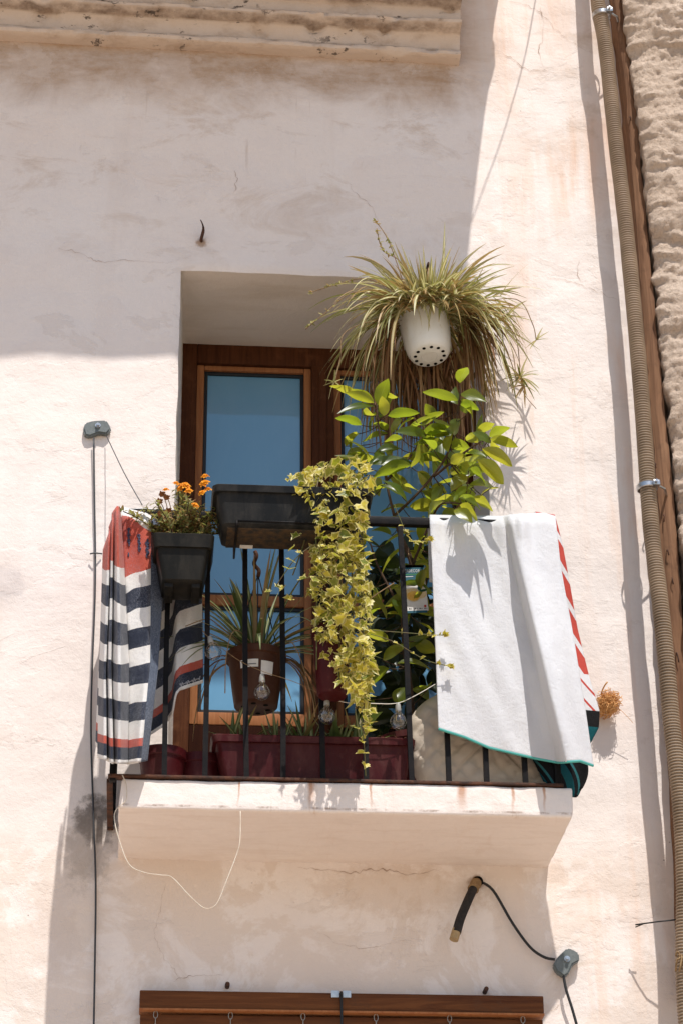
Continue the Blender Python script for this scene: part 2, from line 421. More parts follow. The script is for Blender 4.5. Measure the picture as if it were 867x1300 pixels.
def white_terry():
    t = NT('white_terry'); P = t.pos()
    col = t.mix(t.rng(t.noise(P, 9, 4), .4, .7), (.70, .695, .70), (.655, .65, .66))
    return t.fin(col, .95, .1, cloth_bump(t), Sheen_Weight=.25)
M['terry'] = white_terry()
def printed(a):
    t = NT('printed_terry_'+a); U_, V_, _ = t.sep(t.uv())
    if a == 'red':
        s = t.math('FRACT', t.math('ADD', t.math('MULTIPLY', V_, 6.2), t.math('MULTIPLY', U_, -1.6)))
        col = t.mix(t.math('MULTIPLY', t.math('GREATER_THAN', s, .30), t.math('LESS_THAN', V_, .70)), (.68, .66, .65), (.50, .075, .055))
        s2 = t.math('FRACT', t.math('MULTIPLY', t.math('ADD', t.math('MULTIPLY', V_, 10.), t.math('MULTIPLY', U_, -2.)), 1.))
        col = t.mix(t.math('MULTIPLY', t.math('GREATER_THAN', s2, .82), t.math('GREATER_THAN', V_, .70)), col, (.50, .075, .055))
        col = t.mix(t.math('GREATER_THAN', V_, .86), col, (.015, .014, .014))
        col = t.mix(t.math('GREATER_THAN', V_, .93), col, (.012, .10, .115))
    else:
        s = t.math('ADD', t.math('MULTIPLY', U_, 1.55), t.math('MULTIPLY', V_, -.55)); s = t.math('FRACT', t.math('ADD', s, 3.1))
        col = t.ramp(s, [(0, (.012, .012, .013)), (.42, (.012, .085, .10)), (.72, (.010, .010, .011)), (.9, (.03, .13, .14))], 'CONSTANT')
    return t.fin(col, .95, .1, cloth_bump(t))
M['print_red'] = printed('red'); M['print_teal'] = printed('teal')
M['teal'] = simple('teal_hem', (.10, .42, .38), None, .8, .2, 10)
M['navyink'] = simple('navy_print', (.05, .06, .10), (.09, .10, .15), .9, .1, 300)
M['paleink'] = simple('pale_print', (.45, .45, .48), None, .9, .1)
def quilt():
    t = NT('quilted_cloth'); P = t.pos()
    col = t.mix(t.rng(t.noise(P, 7, 4), .4, .7), (.62, .54, .44), (.52, .44, .35))
    return t.fin(col, .9, .15, t.bump(t.noise(P, 300, 3), .001))
M['quilt'] = quilt()
def rubble():
    t = NT('rough_render'); P = t.pos()
    a = t.noise(P, 9, 6, .7, .4); b = t.noise(P, 70, 5, .7)
    col = t.mix(t.rng(a, .35, .65), (.62, .475, .36), (.74, .59, .465))
    col = t.mix(t.rng(b, .52, .7, 0, .5), col, (.42, .31, .22))
    col = t.mix(t.math('MULTIPLY', t.rng(t.vor(P, 70), .12, .05), .6), col, (.22, .15, .10))
    return t.fin(col, .95, .1, t.bump(t.noise(P, 240, 3, .7), .004, 1., t.bump(b, .014, 1., t.bump(a, .02, .7))))
M['rubble'] = rubble()
def paving():
    t = NT('street_paving'); P = t.pos()
    br = t.n('ShaderNodeTexBrick'); t.put(br.inputs['Vector'], P); br.inputs['Scale'].default_value = 3.
    t.put(br.inputs['Color1'], (.53, .41, .30)); t.put(br.inputs['Color2'], (.58, .455, .34)); t.put(br.inputs['Mortar'], (.3, .26, .22)); br.inputs['Mortar Size'].default_value = .012
    col = t.mix(t.rng(t.noise(P, 2, 5), .4, .7, 0, .4), br.outputs[0], (.36, .30, .24))
    return t.fin(col, .8, .3, t.bump(t.noise(P, 30, 4), .004))
M['paving'] = paving()
M['tile'] = simple('clay_tile', (.33, .12, .06), (.24, .09, .05), .8, .2, 6, .004, 40)
M['owall'] = simple('ochre_plaster', (.60, .50, .38), (.52, .42, .31), .9, .15, 2, .004, 60)

M['anthra'] = dusty('anthracite_plastic', (.0085, .009, .0095), (.050, .046, .040), .5)
M['olive'] = dusty('dark_olive_plastic', (.008, .0072, .0055), (.034, .029, .022), .5)
M['maroon'] = dusty('maroon_plastic', (.055, .006, .0075), (.13, .055, .048), .45, .42)
M['brownp'] = dusty('brown_plastic', (.070, .027, .015), (.12, .07, .045), .4)
M['whitep'] = dusty('white_plastic', (.80, .79, .75), (.60, .56, .48), .35, .4, .4)
# ------------------------------------------------------------------ ground
g = MB(); g.grid(lambda u, v: (lerp(-60, 60, u), lerp(-60, 60, v), 0), 4, 4)
tag(g.build('street', M['paving']), kind='structure')

# ------------------------------------------------------------------ the house
HX0, HX1, HZ1, HZ0 = -.535, .481, 6.078, 4.072        # balcony door recess in the wall face
house = root('old_house', 'old whitewashed plaster house front with an iron balcony and stained cornice', 'house', (0, 0, 0))
def axis_vals(fine0, fine1, step, lo, hi, forced):
    v = set()
    n = round((fine1-fine0)/step)
    v |= {fine0 + (fine1-fine0)*i/n for i in range(n+1)}
    x, s = fine0, step
    while x > lo: s *= 1.6; x -= s; v.add(max(x, lo))
    x, s = fine1, step
    while x < hi: s *= 1.6; x += s; v.add(min(x, hi))
    v = sorted(v); out = []
    for a in v:
        if not any(abs(a-f) < step*.5 for f in forced): out.append(a)
    return sorted(out + list(forced))
xs = axis_vals(-1.35, 1.25, .016, -6, 1.6, [HX0, HX1]); zs = axis_vals(3.3, 7.55, .016, 0, 9.4, [HZ0, HZ1])
def wall_pt(x, z):
    dx = max(HX0-x, 0, x-HX1); dz = max(HZ0-z, 0, z-HZ1); inside = HX0 <= x <= HX1 and HZ0 <= z <= HZ1
    dist = math.hypot(dx, dz)
    a = fbm(V((x*.9, 3.1, z*.9)))*.012 + fbm(V((x*5, 7.7, z*5)), 3)*.0035 + fbm(V((x*16, 1.7, z*20)), 2)*.0012
    k = sstep(0, .12, dist)
    y = -a*lerp(.25, 1, k)
    if dist < .016: y += .006*(1-dist/.016)
    jx = jz = 0
    if dist < .002:
        jx = MN.noise(V((x*9, z*9, 1.)))*.004; jz = MN.noise(V((x*9, z*9, 5.)))*.004
    return V((x+jx, y, z+jz))
w = MB(); idx = {}
for j, z in enumerate(zs):
    for i, x in enumerate(xs):
        idx[i, j] = len(w.v); w.v.append(tuple(wall_pt(x, z)))
iH0, iH1 = xs.index(HX0), xs.index(HX1); jH0, jH1 = zs.index(HZ0), zs.index(HZ1)
for j in range(len(zs)-1):
    for i in range(len(xs)-1):
        if iH0 <= i < iH1 and jH0 <= j < jH1: continue
        w.f.append((idx[i, j], idx[i+1, j], idx[i+1, j+1], idx[i, j+1])); w.uv.append([(0, 0)]*4); w.rn.append(0)
w.build('wall', M['wall'], house)
M['crack'] = simple('crack_dirt', (.52, .41, .34), (.36, .26, .20), .95, .05, 14)
def crack(pts, w0, seed):
    q = smooth_path([V((p[0], p[1], 0)) for p in pts], 14); mb = MB(); vs = []
    for i, p in enumerate(q):
        a, b_ = q[max(i-1, 0)], q[min(i+1, len(q)-1)]; dx, dy = b_.x-a.x, b_.y-a.y; l = math.hypot(dx, dy) or 1
        n1 = MN.noise(V((p.x*.16, p.y*.16, seed)))*3.0 + MN.noise(V((p.x*.5, p.y*.5, seed+5)))*1.2; w_ = w0*(.25+abs(MN.noise(V((p.x*.09, p.y*.09, seed+9))))*1.8)*math.sin(math.pi*(.06+.9*i/(len(q)-1)))
        for k in (-1, 1):
            g = at(p.x - dy/l*(n1+k*w_), p.y + dx/l*(n1+k*w_)); y = wall_pt(g.x, g.z).y; vs.append(V((g.x, y-.0022, g.z)))
    mb.add(vs, [(2*i, 2*i+1, 2*i+3, 2*i+2) for i in range(len(q)-1)]); return mb.build('crack', M['crack'], house)
for k, (w_, pts) in enumerate(((.55, ((75, 315), (100, 320), (125, 331), (160, 330), (215, 333))), (.6, ((640, 0), (668, 8), (690, 22), (715, 48), (752, 72))), (.7, ((622, 62), (645, 72), (668, 88), (696, 92), (722, 98))),
        (.6, ((690, 350), (732, 360), (757, 371), (795, 384))), (.5, ((735, 330), (733, 348), (738, 360))), (.5, ((210, 1118), (205, 1150), (197, 1185), (206, 1212), (222, 1232), (230, 1248))), (.3, ((385, 1178), (410, 1186), (432, 1198), (470, 1203), (500, 1196), (520, 1192))),
        (1.2, ((378, 1101), (420, 1106), (450, 1108), (480, 1104), (520, 1110), (560, 1104))), (.5, ((690, 1286), (712, 1276), (735, 1270))), (.5, ((218, 1246), (240, 1240), (285, 1238))), (.7, ((685, 8), (690, 40), (684, 66), (690, 90))), (.45, ((440, 225), (452, 245), (470, 260), (482, 285))), (.9, ((298, 216), (300, 230), (297, 246))))):
    crack(pts, w_*.55, k*3.1)
# reveal of the recess: extrude the hole's rim back to the door frame, splaying slightly
BX0, BX1, BZ1 = -.516, .500, 6.066; BD = .45
rim = [(i, jH0) for i in [iH0]][:0]
rim = [(iH0, j) for j in range(jH0, jH1+1)] + [(i, jH1) for i in range(iH0+1, iH1+1)] + [(iH1, j) for j in range(jH1-1, jH0-1, -1)]
rv = MB(); n = 14; vs = []
for k in range(n+1):
    t = k/n
    for (i, j) in rim:
        p = V(w.v[idx[i, j]]); x, z = xs[i], zs[j]
        bx = lerp(BX0, BX1, (x-HX0)/(HX1-HX0)); bz = lerp(HZ0, BZ1, (z-HZ0)/(HZ1-HZ0))
        q = V((bx, BD+.02, bz)); o = p.lerp(q, t)
        nn = fbm(V((o.x*6, o.y*6, o.z*6)), 3)*.004*math.sin(math.pi*t)
        edge = .006*math.exp(-t*30)
        o += V((nn if i in (iH0, iH1) else 0, 0, nn if j == jH1 else 0))
        vs.append(o)
L = len(rim)
rv.add(vs, [(k*L+a, k*L+a+1, (k+1)*L+a+1, (k+1)*L+a) for k in range(n) for a in range(L-1)])
rv.build('door_reveal', M['reveal'], house)
# balcony slab
def noisy_box(lo, hi, step, amp, round_r, extra=None):
    lo, hi = V(lo), V(hi); bm = bmesh.new(); bmesh.ops.create_cube(bm, size=1)
    for q in bm.verts: q.co = V([(lo[i]+hi[i])/2 + q.co[i]*(hi[i]-lo[i]) for i in range(3)])
    bmesh.ops.bevel(bm, geom=bm.edges[:], offset=round_r, segments=2, profile=.6, affect='EDGES')
    for it in range(7):
        es = [e for e in bm.edges if e.calc_length() > step]
        if not es: break
        bmesh.ops.subdivide_edges(bm, edges=es, cuts=1, use_grid_fill=True)
    bm.normal_update()
    for q in bm.verts:
        c = q.co; a = fbm(c*4, 3)*amp + fbm(c*22, 3)*amp*.45
        q.co = c + q.normal*a
        if extra: q.co = extra(q.co)
    m = MB(); m.bm(bm); return m
SX0, SX1, SZ0, SZ1, SD = -.664, .617, 3.982, 4.072, .42
def taper(c):
    k = (SZ1-c.z)/(SZ1-SZ0)
    if c.x < SX0+.05: c.x -= .010*k
    if c.x > SX1-.05: c.x += -.006*k
    return c
noisy_box((SX0, -SD, SZ0), (SX1, .03, SZ1), .014, .0038, .007, taper).build('balcony_slab', M['slab'], house)
fl = MB(); fl.box((HX0-.004, .03, SZ0+.02), (HX1+.02, .8, SZ1-.003)); fl.build('threshold', M['slab'], house)
# cornice moulding, above the recess
cz = CZ; cx1 = at(585, 70, .07).x
prof = [(0, cz), (.050, cz), (.060, cz+.004), (.064, cz+.014), (.060, cz+.024), (.040, cz+.031), (.040, cz+.038), (.046, cz+.06), (.062, cz+.088), (.068, cz+.094), (.100, cz+.097), (.112, cz+.104), (.114, cz+.114), (.106, cz+.122), (.088, cz+.126), (.088, cz+.134),
        (.096, cz+.175), (.104, cz+.182), (.150, cz+.186), (.158, cz+.20), (.156, cz+.26), (.0, cz+.27)]
pp = []
for (a, b), (c, d) in zip(prof, prof[1:]):
    m = max(1, int(math.hypot(c-a, d-b)/.012))
    pp += [(lerp(a, c, k/m), lerp(b, d, k/m)) for k in range(m)]
pp.append(prof[-1])
cn = MB(); NXC = 260
def cpt(u, v):
    a, z = pp[round(v*(len(pp)-1))]; x = lerp(-6, cx1, u**.45) if False else lerp(-2.6, cx1, u)
    q = V((x*5, a*20, z*12)); e = fbm(q, 4)*.0045 + fbm(q*4, 3)*.002
    chip = max(0, fbm(V((x*9, 2.2, z*16)), 3)-.34)*.05
    return V((x, .01 if a == 0 else -(a+e-chip), z+e*.5 - .010*(x+.4)))
cn.grid(cpt, NXC, len(pp)-1)
b = len(cn.v); ring = [i*(NXC+1)+NXC for i in range(len(pp))]
cn.f.append(tuple(ring)); cn.uv.append([(0, 0)]*len(ring)); cn.rn.append(0)
cn.build('cornice', M['cornice'], house, angle=40)
# unseen roof eave high above, its outline shaped from the shade on the wall
SUN = V((-.135, .5, -1.))                               # direction the light travels
KX, KZ = -SUN.x/SUN.y, -SUN.z/SUN.y
ZE = at(112, 452).z + KZ*.98
def back(px, py):
    q = at(px, py); d = (ZE-q.z)/KZ
    return (q.x + KX*d, -d)
edge = [back(*p) for p in ((-500, 452), (-150, 456), (0, 456), (60, 454), (140, 455), (225, 452), (330, 452), (450, 450), (560, 447), (586, 445), (590, 400), (592, 340), (597, 290), (606, 215), (614, 150), (619, 118), (628, 84), (622, 74), (626, 35), (632, 0), (640, -60), (650, -140))]
ev = MB(); n = len(edge)
poly = edge + [(edge[-1][0]+.02, .0), (edge[0][0], .0)]
# keep the slab outline closed along the wall
vs = [(x, min(y, .0), ZE) for x, y in poly] + [(x, min(y, .0), ZE+.09) for x, y in poly]; m = len(poly)
ev.add(vs, [tuple(range(m)), tuple(range(2*m-1, m-1, -1))] + [(i, i+m, (i+1) % m+m, (i+1) % m) for i in range(m)])
recalc(ev.build('roof_eave', M['cornice'], house, smooth=False))

sh = [(684, -30, .2), (676, 18, .30), (664, 80, .36), (640, 165, .45), (615, 235, .54), (594, 292, .64)]
m = MB(); pts = []
for px, py, d in sh:
    g_ = at(px, py); pts.append(V((g_.x+KX*d, -d, g_.z+KZ*d)))
m.tube(smooth_path(pts, 8), .0024, 6)
tag(m.build('overhead_cable', M['cablek'], loc=pts[2]), 'thin cable above the hanging plant that throws a slanting shadow line on the sunlit wall', 'cable')

# balcony door: frame, two glazed leaves
FY = BD
def bx(mb, x0, x1, y0, y1, z0, z1, bev=.004): mb.box((x0, y0, z0), (x1, y1, z1), bev)
fr = MB()
fx0 = at(231, 500, -FY).x; fx1 = at(600, 500, -FY).x; fz1 = at(300, 438, -FY).z+.004
bx(fr, fx0-.03, fx0+.052, FY, FY+.07, SZ1, fz1); bx(fr, fx1-.045, fx1+.03, FY, FY+.07, SZ1, fz1)
ftop = at(300, 462, -FY).z
bx(fr, fx0+.0522, fx1-.0452, FY+.001, FY+.07, ftop, fz1)
bx(fr, fx0+.0522, fx1-.0452, FY+.001, FY+.07, SZ1, SZ1+.10)
mx0 = at(396, 560, -FY).x; mx1 = at(424, 560, -FY).x
bx(fr, mx0, mx1, FY-.008, FY+.06, SZ1+.1005, ftop-.0005)
bx(fr, mx0+.026, mx1-.026, FY-.018, FY-.0075, SZ1+.12, ftop-.02, .003)
frame = fr.build('balcony_door', M['dwood'], house, angle=35)
def sash(x0, x1):
    s = MB(); y0, y1 = FY+.012, FY+.055
    z1 = ftop-.002; zg1 = at(320, 473, -FY-.02).z; zm1 = at(320, 757, -FY-.02).z; zm0 = at(320, 770, -FY-.02).z; zb = at(320, 906, -FY-.02).z; z0 = at(320, 922, -FY-.02).z
    wv = .026
    bx(s, x0, x0+wv, y0, y1, z0, z1); bx(s, x1-wv, x1, y0, y1, z0, z1)
    for a, b in ((zg1, z1), (zm0, zm1), (z0, zb)): bx(s, x0+wv+.0003, x1-wv-.0003, y0+.001, y1, a, b)
    so = s.build('door_leaf', M['lwood'], frame, angle=35)
    lp = MB(); bx(lp, x0, x1, y0, y1, SZ1+.101, z0-.002)
    lp.build('kick_panel', M['pwood'], frame, angle=35)
    for a, b in ((zm1, zg1), (zb, zm0)):
        gk = MB(); gx0, gx1 = x0+wv+.0003, x1-wv-.0003; t = .012
        bx(gk, gx0, gx0+t, y0+.010, y1-.004, a+.0003, b-.0003, .001); bx(gk, gx1-t, gx1, y0+.010, y1-.004, a+.0003, b-.0003, .001)
        bx(gk, gx0+t, gx1-t, y0+.011, y1-.004, a+.0003, a+t, .001); bx(gk, gx0+t, gx1-t, y0+.011, y1-.004, b-t, b-.0003, .001)
        gk.build('gasket', M['gasket'], frame, angle=35)
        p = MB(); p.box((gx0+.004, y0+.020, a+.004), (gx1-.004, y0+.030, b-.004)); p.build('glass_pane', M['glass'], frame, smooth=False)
sash(fx0+.0525, mx0-.0005); sash(mx1+.0005, fx1-.0455)

# railing
RD = .405; RZ = at(505, 661, RD).z; RX0, RX1 = at(152, 800, RD).x-.012, at(712, 1000, RD).x
rl = MB()
rl.box((RX0, -RD-.008, RZ-.016), (RX1, -RD+.014, RZ+.010), .002)
rl.box((RX0, -RD+.0145, RZ-.016), (RX0+.018, .02, RZ+.009), .002); rl.box((RX1-.018, -RD+.0145, RZ-.016), (RX1, .02, RZ+.009), .002)
for x in (RX0+.009, RX1-.009): rl.box((x-.009, -RD-.009, SZ1-.004), (x+.009, -RD+.011, RZ-.0165), .002)
rail = rl.build('railing', M['iron'], house, angle=35)
br = MB(); br.box((RX0-.004, -SD-.006, SZ1+.003), (RX1+.004, -SD+.028, SZ1+.011), .002)
br.box((RX0-.008, -SD+.03, SZ1-.002), (RX0+.010, .03, SZ1+.010), .002); br.box((RX1-.010, -SD+.03, SZ1+.003), (RX1+.006, .03, SZ1+.011), .002)
br.build('bottom_rail', M['rust'], rail, angle=35)
def bar(x, y, lean=.0):
    m = MB(); s = .0075
    z0, z1 = SZ1+.008, RZ-.014; k = 14; pts = []
    for i in range(k+1):
        t = i/k; pts.append(V((x + lean*(t-.5) + math.sin(t*5+x*30)*.0012, y, lerp(z0, z1, t))))
    vs = []
    for p in pts: vs += [p+V((-s, -s, 0)), p+V((s, -s, 0)), p+V((s, s, 0)), p+V((-s, s, 0))]
    m.add(vs, [(4*i+a, 4*i+(a+1) % 4, 4*i+4+(a+1) % 4, 4*i+4+a) for i in range(k) for a in range(4)])
    return m.build('baluster', M['iron'], rail, smooth=False)
for px, le in ((207, -.004), (259, -.004), (307, -.014), (357, -.006), (407, -.008), (461, -.008), (515, -.018), (567, -.004), (615, -.006), (664, -.004)):
    bar(at(px, 980, RD).x - le*.5, -RD+.003, le)
for y in (-.28, -.15, -.03): bar(RX1-.009, y); bar(RX0+.009, y)

# ------------------------------------------------------------------ neighbouring rough wall with its edge board
nb = root('neighbouring_house', 'neighbouring house wall of coarse sandy render with a ragged edge beside the conduit', 'house', (2, 0, 0))
ledge = [(py, px) for px, py in ((780, -120), (792, 0), (800, 60), (812, 150), (819, 220), (833, 330), (839, 420), (852, 520), (859, 600), (868, 690), (876, 800), (890, 1000), (912, 1300), (920, 1420))]
ND = .16
zl = [(at(p, y, ND).z, at(p, y, ND).x) for y, p in ledge][::-1]
zs2 = axis_vals(3.3, 7.6, .008, 0, 9.2, [0.]); nu = 96
ux = [((i/nu)) for i in range(nu+1)]
def npt(u, z):
    xe = curve(zl, z) + MN.noise(V((z*14, 4, 0)))*.016 + MN.noise(V((z*45, 9, 0)))*.008
    x = xe + (.62*u if u < .8 else .496 + (u-.8)*22)
    q = V((x*2.2, 1, z*5.5))
    a = fbm(q, 5)*.032 + fbm(V((x*26, 3, z*30)), 4)*.007 + abs(MN.noise(V((x*6, 8, z*13))))*.014 + sstep(.05, .3, fbm(V((x*3, 5, z*9)), 4))*.012 + MN.noise(V((x*80, 3, z*80)))*.005 + MN.noise(V((x*160, 3, z*160)))*.0025
    rndv = .035*math.exp(-(u*.62/.03))
    return V((x, -ND - a + rndv, z))
nw = MB(); vs = []; ns = 8
for z in zs2:
    e = npt(0, z)
    for k in range(ns): 
        t = k/ns; vs.append(V((e.x + .02*(1-t) + MN.noise(V((t*9, 2, z*22)))*.012, lerp(.03, e.y, t), z)))
    for u in ux: vs.append(npt(u, z))
wd = ns+nu+1
nw.add(vs, [(j*wd+i, j*wd+i+1, (j+1)*wd+i+1, (j+1)*wd+i) for j in range(len(zs2)-1) for i in range(wd-1)])
nw.build('wall', M['rubble'], nb)
# weathered board running down the joint
bd = MB(); cl = [(778, -120), (784, 0), (796, 90), (803, 160), (815, 300), (826, 430), (836, 540), (844, 620), (852, 740), (859, 850), (868, 1000), (882, 1300)]
vs = []; pts = []
for (a, b_), (c, d_) in zip(cl, cl[1:]):
    for k in range(8): pts.append((lerp(a, c, k/8), lerp(b_, d_, k/8)))
for i, (px, py) in enumerate(pts):
    c = at(px, py, .10); wv = lerp(.014, .026, min(1, max(0, (py-100)/550))) + MN.noise(V((py*.03, 1, 3)))*.004
    j = MN.noise(V((py*.05, 7, 2)))*.006
    vs += [c+V((-wv+j, .095, 0)), c+V((-wv+j, 0, 0)), c+V((-wv*.2+j*.5, -.008, 0)), c+V((wv+j*.4, -.002, 0)), c+V((wv, .095, 0))]
bd.add(vs, [(5*i+a, 5*i+a+1, 5*i+6+a, 5*i+5+a) for i in range(len(pts)-1) for a in range(4)])
bd.build('edge_board', M['board'], nb, angle=30)
for px, py in ((800, 150), (832, 590), (842, 655), (846, 700), (853, 735), (858, 830)):
    c = at(px, py, .108); nl = MB()
    nl.tube(bez(c, c+V((-.006+.006*math.sin(py), -.020, .006)), c+V((.003*math.sin(py*3), -.010, -.026-.008*math.sin(py*2))), 8), .0021, 6)
    nl.build('bent_nail', M['rust'], nb)

# ------------------------------------------------------------------ conduit
cd = root('corrugated_conduit', 'tan corrugated conduit clamped down the joint beside the rough wall', 'conduit', at(820, 620, .09))
cpts = [(752, -90, .125), (758, 0, .125), (768, 60, .125), (781, 180, .13), (793, 280, .135), (803, 380, .14), (811, 470, .145), (818, 560, .145), (822, 620, .145), (828, 690, .15), (838, 770, .165), (846, 850, .17), (852, 920, .165), (860, 985, .17), (867, 1070, .165), (869, 1150, .155), (868, 1220, .15), (873, 1320, .15), (880, 1420, .15)]
path = smooth_path([at(*p) for p in cpts], 14)
# resample evenly, ridge every 9.6 mm
cum = [0.]
for a, b in zip(path, path[1:]): cum.append(cum[-1]+(b-a).length)
pitch = .0096; stp = pitch/4; N_ = int(cum[-1]/stp); rp, rr = [], []; k = 0
for i in range(N_):
    s = i*stp
    while cum[k+1] < s: k += 1
    t = (s-cum[k])/(cum[k+1]-cum[k]); rp.append(path[k].lerp(path[k+1], t)); rr.append((.0268, .0268, .0205, .0205)[i % 4]*(1+.05*MN.noise(V((i*.02, 1, 1)))))
m = MB(); m.tube(rp, rr, 18); m.build('tube', M['conduit'], cd, angle=25)
def clamp(px, py, d, nm):
    c = at(px, py, d); m = MB()
    tz = (at(px+3, py+25, d)-at(px-3, py-25, d)).normalized(); a = V((1, 0, 0)); a = (a-tz*a.dot(tz)).normalized(); b = tz.cross(a)
    ring = lambda r, h, n=28: [c + (a*math.cos(g)+b*math.sin(g))*r + tz*h for g in [2*math.pi*i/n for i in range(n)]]
    R0 = [ring(.031, -.009), ring(.034, -.007), ring(.034, .007), ring(.031, .009)]; n = 28
    m.add(sum(R0, []), [(k*n+i, k*n+(i+1) % n, (k+1)*n+(i+1) % n, (k+1)*n+i) for k in range(3) for i in range(n)])
    m.tube([c+V((.026, -.022, .0)), c+V((.055, -.004, -.004)), c+V((.078, .06, -.006)), c+V((.08, .12, -.006))], .004, 8)
    m.box(c+V((.012, -.042, -.010)), c+V((.034, -.024, .008)), .003)
    m.tube([c+V((.02, -.045, -.001)), c+V((.02, -.054, -.001))], .005, 8)
    recalc(m.build(nm, M['steel'], cd, angle=35))
clamp(763, 20, .125, 'clamp'); clamp(821, 619, .145, 'clamp')
m = MB()
for k in range(10):
    c = at(863, 1215, .18); m.tube(bez(c, c+V((U(-.02, .02), -.02, U(-.01, .04))), c+V((U(-.03, .01), U(-.01, .02), U(-.05, .04))), 6), .0028, 5)
m.build('wire_tie', M['drystem'], cd)
m = MB(); m.tube([at(863, 1167, .12), at(835, 1170, .10), at(806, 1174, .06)], .0022, 6); m.tube([at(816, 1173, .065), at(806, 1177, .06)], .0018, 6)
tag(m.build('wire', M['cablek'], loc=at(835, 1170, .1)), 'short stiff wire sticking out sideways from the conduit', 'wire')

# ------------------------------------------------------------------ clothes line pulleys and cables
def pulley(px, py, d, ang, label, cat='pulley'):
    c = at(px, py, d)
    r = root('line_pulley', label, cat, c)
    pl = MB(); A = [(-.048, -.004), (-.040, .018), (-.012, .026), (.030, .026), (.040, .012), (.046, -.010), (.030, -.028), (.006, -.022), (-.026, -.034), (-.042, -.030)]
    ca, sa = math.cos(ang), math.sin(ang); A = [(x*ca-z*sa, x*sa+z*ca) for x, z in A]; n = len(A)
    bm = bmesh.new(); vs = [bm.verts.new((c.x+x, -.004, c.z+z)) for x, z in A]; f = bm.faces.new(vs)
    ex = bmesh.ops.extrude_face_region(bm, geom=[f]); 
    for v in ex['geom']:
        if isinstance(v, bmesh.types.BMVert): v.co.y = -.026; v.co.x = c.x+(v.co.x-c.x)*.94; v.co.z = c.z+(v.co.z-c.z)*.94
    bmesh.ops.recalc_face_normals(bm, faces=bm.faces[:])
    bmesh.ops.bevel(bm, geom=[e for e in bm.edges], offset=.004, segments=2, affect='EDGES'); pl.bm(bm)
    pl.build('housing', M['tarp'], r, angle=40)
    b = MB(); q = V((c.x+.002, -.026, c.z+.004))
    b.tube([q, q+V((0, -.004, 0))], .009, 12); b.tube([q, q+V((0, -.012, 0))], .0055, 6); b.build('bolt', M['steel'], r, angle=35)
    return r
pulley(124, 543, .02, .08, 'grey clothes line pulley bolted to the sunny wall above the striped towel')
pulley(718, 1220, .02, .75, 'grey cable pulley bolted at an angle to the wall below the balcony')
m = MB()
for off, dd in ((0, .016),):
    pts = [at(119.5+off*.3, 556, dd+.008), at(120.5+off, 640, dd), at(121.5+off, 700, dd), at(121+off*.6, 760, dd), at(117.5+off*.2, 850, dd), at(116+off*.1, 930, dd), at(119+off*.1, 1030, dd), at(122+off*.1, 1120, dd), at(121+off*.1, 1220, dd), at(119+off*.1, 1330, dd)]
    if off: pts = pts[:5] + [at(117.8, 870, .012)]
    m.tube(smooth_path(pts, 5), .0030, 6)
m.tube([at(115, 703, .02), at(121, 702, .028), at(130, 703, .012)], .0025, 5)
M['cabled'] = simple('dark_cable', (.035, .035, .037), None, .5, .5)
tag(m.build('wall_cable', M['cabled'], loc=at(120, 700, .012)), 'dark cable hanging down the wall from the grey pulley beside the striped towel', 'cable')
m = MB(); m.tube(smooth_path([at(136, 554, .02), at(158, 600, .18), at(181, 641, .40)], 6), .0016, 6)
tag(m.build('clothes_line', M['string'], loc=at(158, 600, .18)), 'thin dark clothes line running from the pulley down to the striped towel', 'clothes line')
m = MB(); m.tube(smooth_path([at(606, 1118, .01), at(625, 1130, .02), at(650, 1172, .018), at(672, 1202, .016), at(690, 1215, .016), at(704, 1218, .02)], 6), .0042, 8)
m.tube(smooth_path([at(714, 1234, .018), at(718, 1256, .02), at(727, 1285, .02), at(742, 1340, .02)], 6), .0042, 8)
tag(m.build('pulley_cable', M['cablek'], loc=at(650, 1172, .02)), 'black cable looping out of a wall hole to the tilted grey pulley', 'cable')
# pipe stub
ps = root('pipe_stub', 'short black foam covered pipe stub hanging out of the wall under the balcony', 'pipe', at(590, 1155, .05))
m = MB(); c0 = at(606, 1119, -.01)
m.tube(smooth_path([at(601, 1127, .03), at(594, 1142, .055), at(584, 1166, .075), at(579, 1184, .085)], 6), .0135, 14); m.build('foam_sleeve', M['hose'], ps)
m = MB(); m.tube(smooth_path([c0, at(604, 1121, .015), at(600, 1129, .034)], 4), [.015+.004*((i*7) % 3)/3 for i in range(9)], 12); m.build('torn_wrap', M['drystem'], ps)
m = MB(); m.tube([at(579.5, 1180, .082), at(575.5, 1193, .088)], .0135, 14); m.build('brass_end', M['brass'], ps, angle=30)
m = MB(); m.tube([at(606, 1119, .02), at(606, 1119, -.02)], .016, 14); m.build('wall_hole_grommet', M['hole'], ps)
# loose white cord under the slab
m = MB(); pts = [at(156, 984, .43), at(161, 998, .432), at(160, 1016, .432), at(148, 1028, .425), at(146, 1042, .43), at(153, 1070, .44), at(165, 1098, .45), at(185, 1108, .455), at(205, 1111, .46), at(219, 1114, .46), at(240, 1136, .46), at(258, 1152, .46), at(270, 1152, .46), at(278, 1143, .46), at(288, 1118, .46), at(301, 1084, .455), at(305, 1066, .45), at(305.5, 1030, .432)]
m.tube(smooth_path(pts, 6), .0015, 6)
tag(m.build('loose_cord', M['cordt'], loc=at(240, 1100, .2)), 'loose white cord looping down below the balcony slab', 'cord')
# bent hook over the recess
m = MB(); m.tube(smooth_path([at(256, 306, -.005), at(256, 303, .012), at(258.5, 293, .022), at(258, 286, .026), at(255, 279, .03)], 5), [.0055]*10+[.005, .0045, .004, .0038, .003, .0028, .0025, .0022, .002, .0018, .0015][:11], 8)
tag(m.build('wall_hook', M['rust'], loc=at(256, 300, .01)), 'small bent rusty hook sticking out of the wall above the door recess', 'hook')

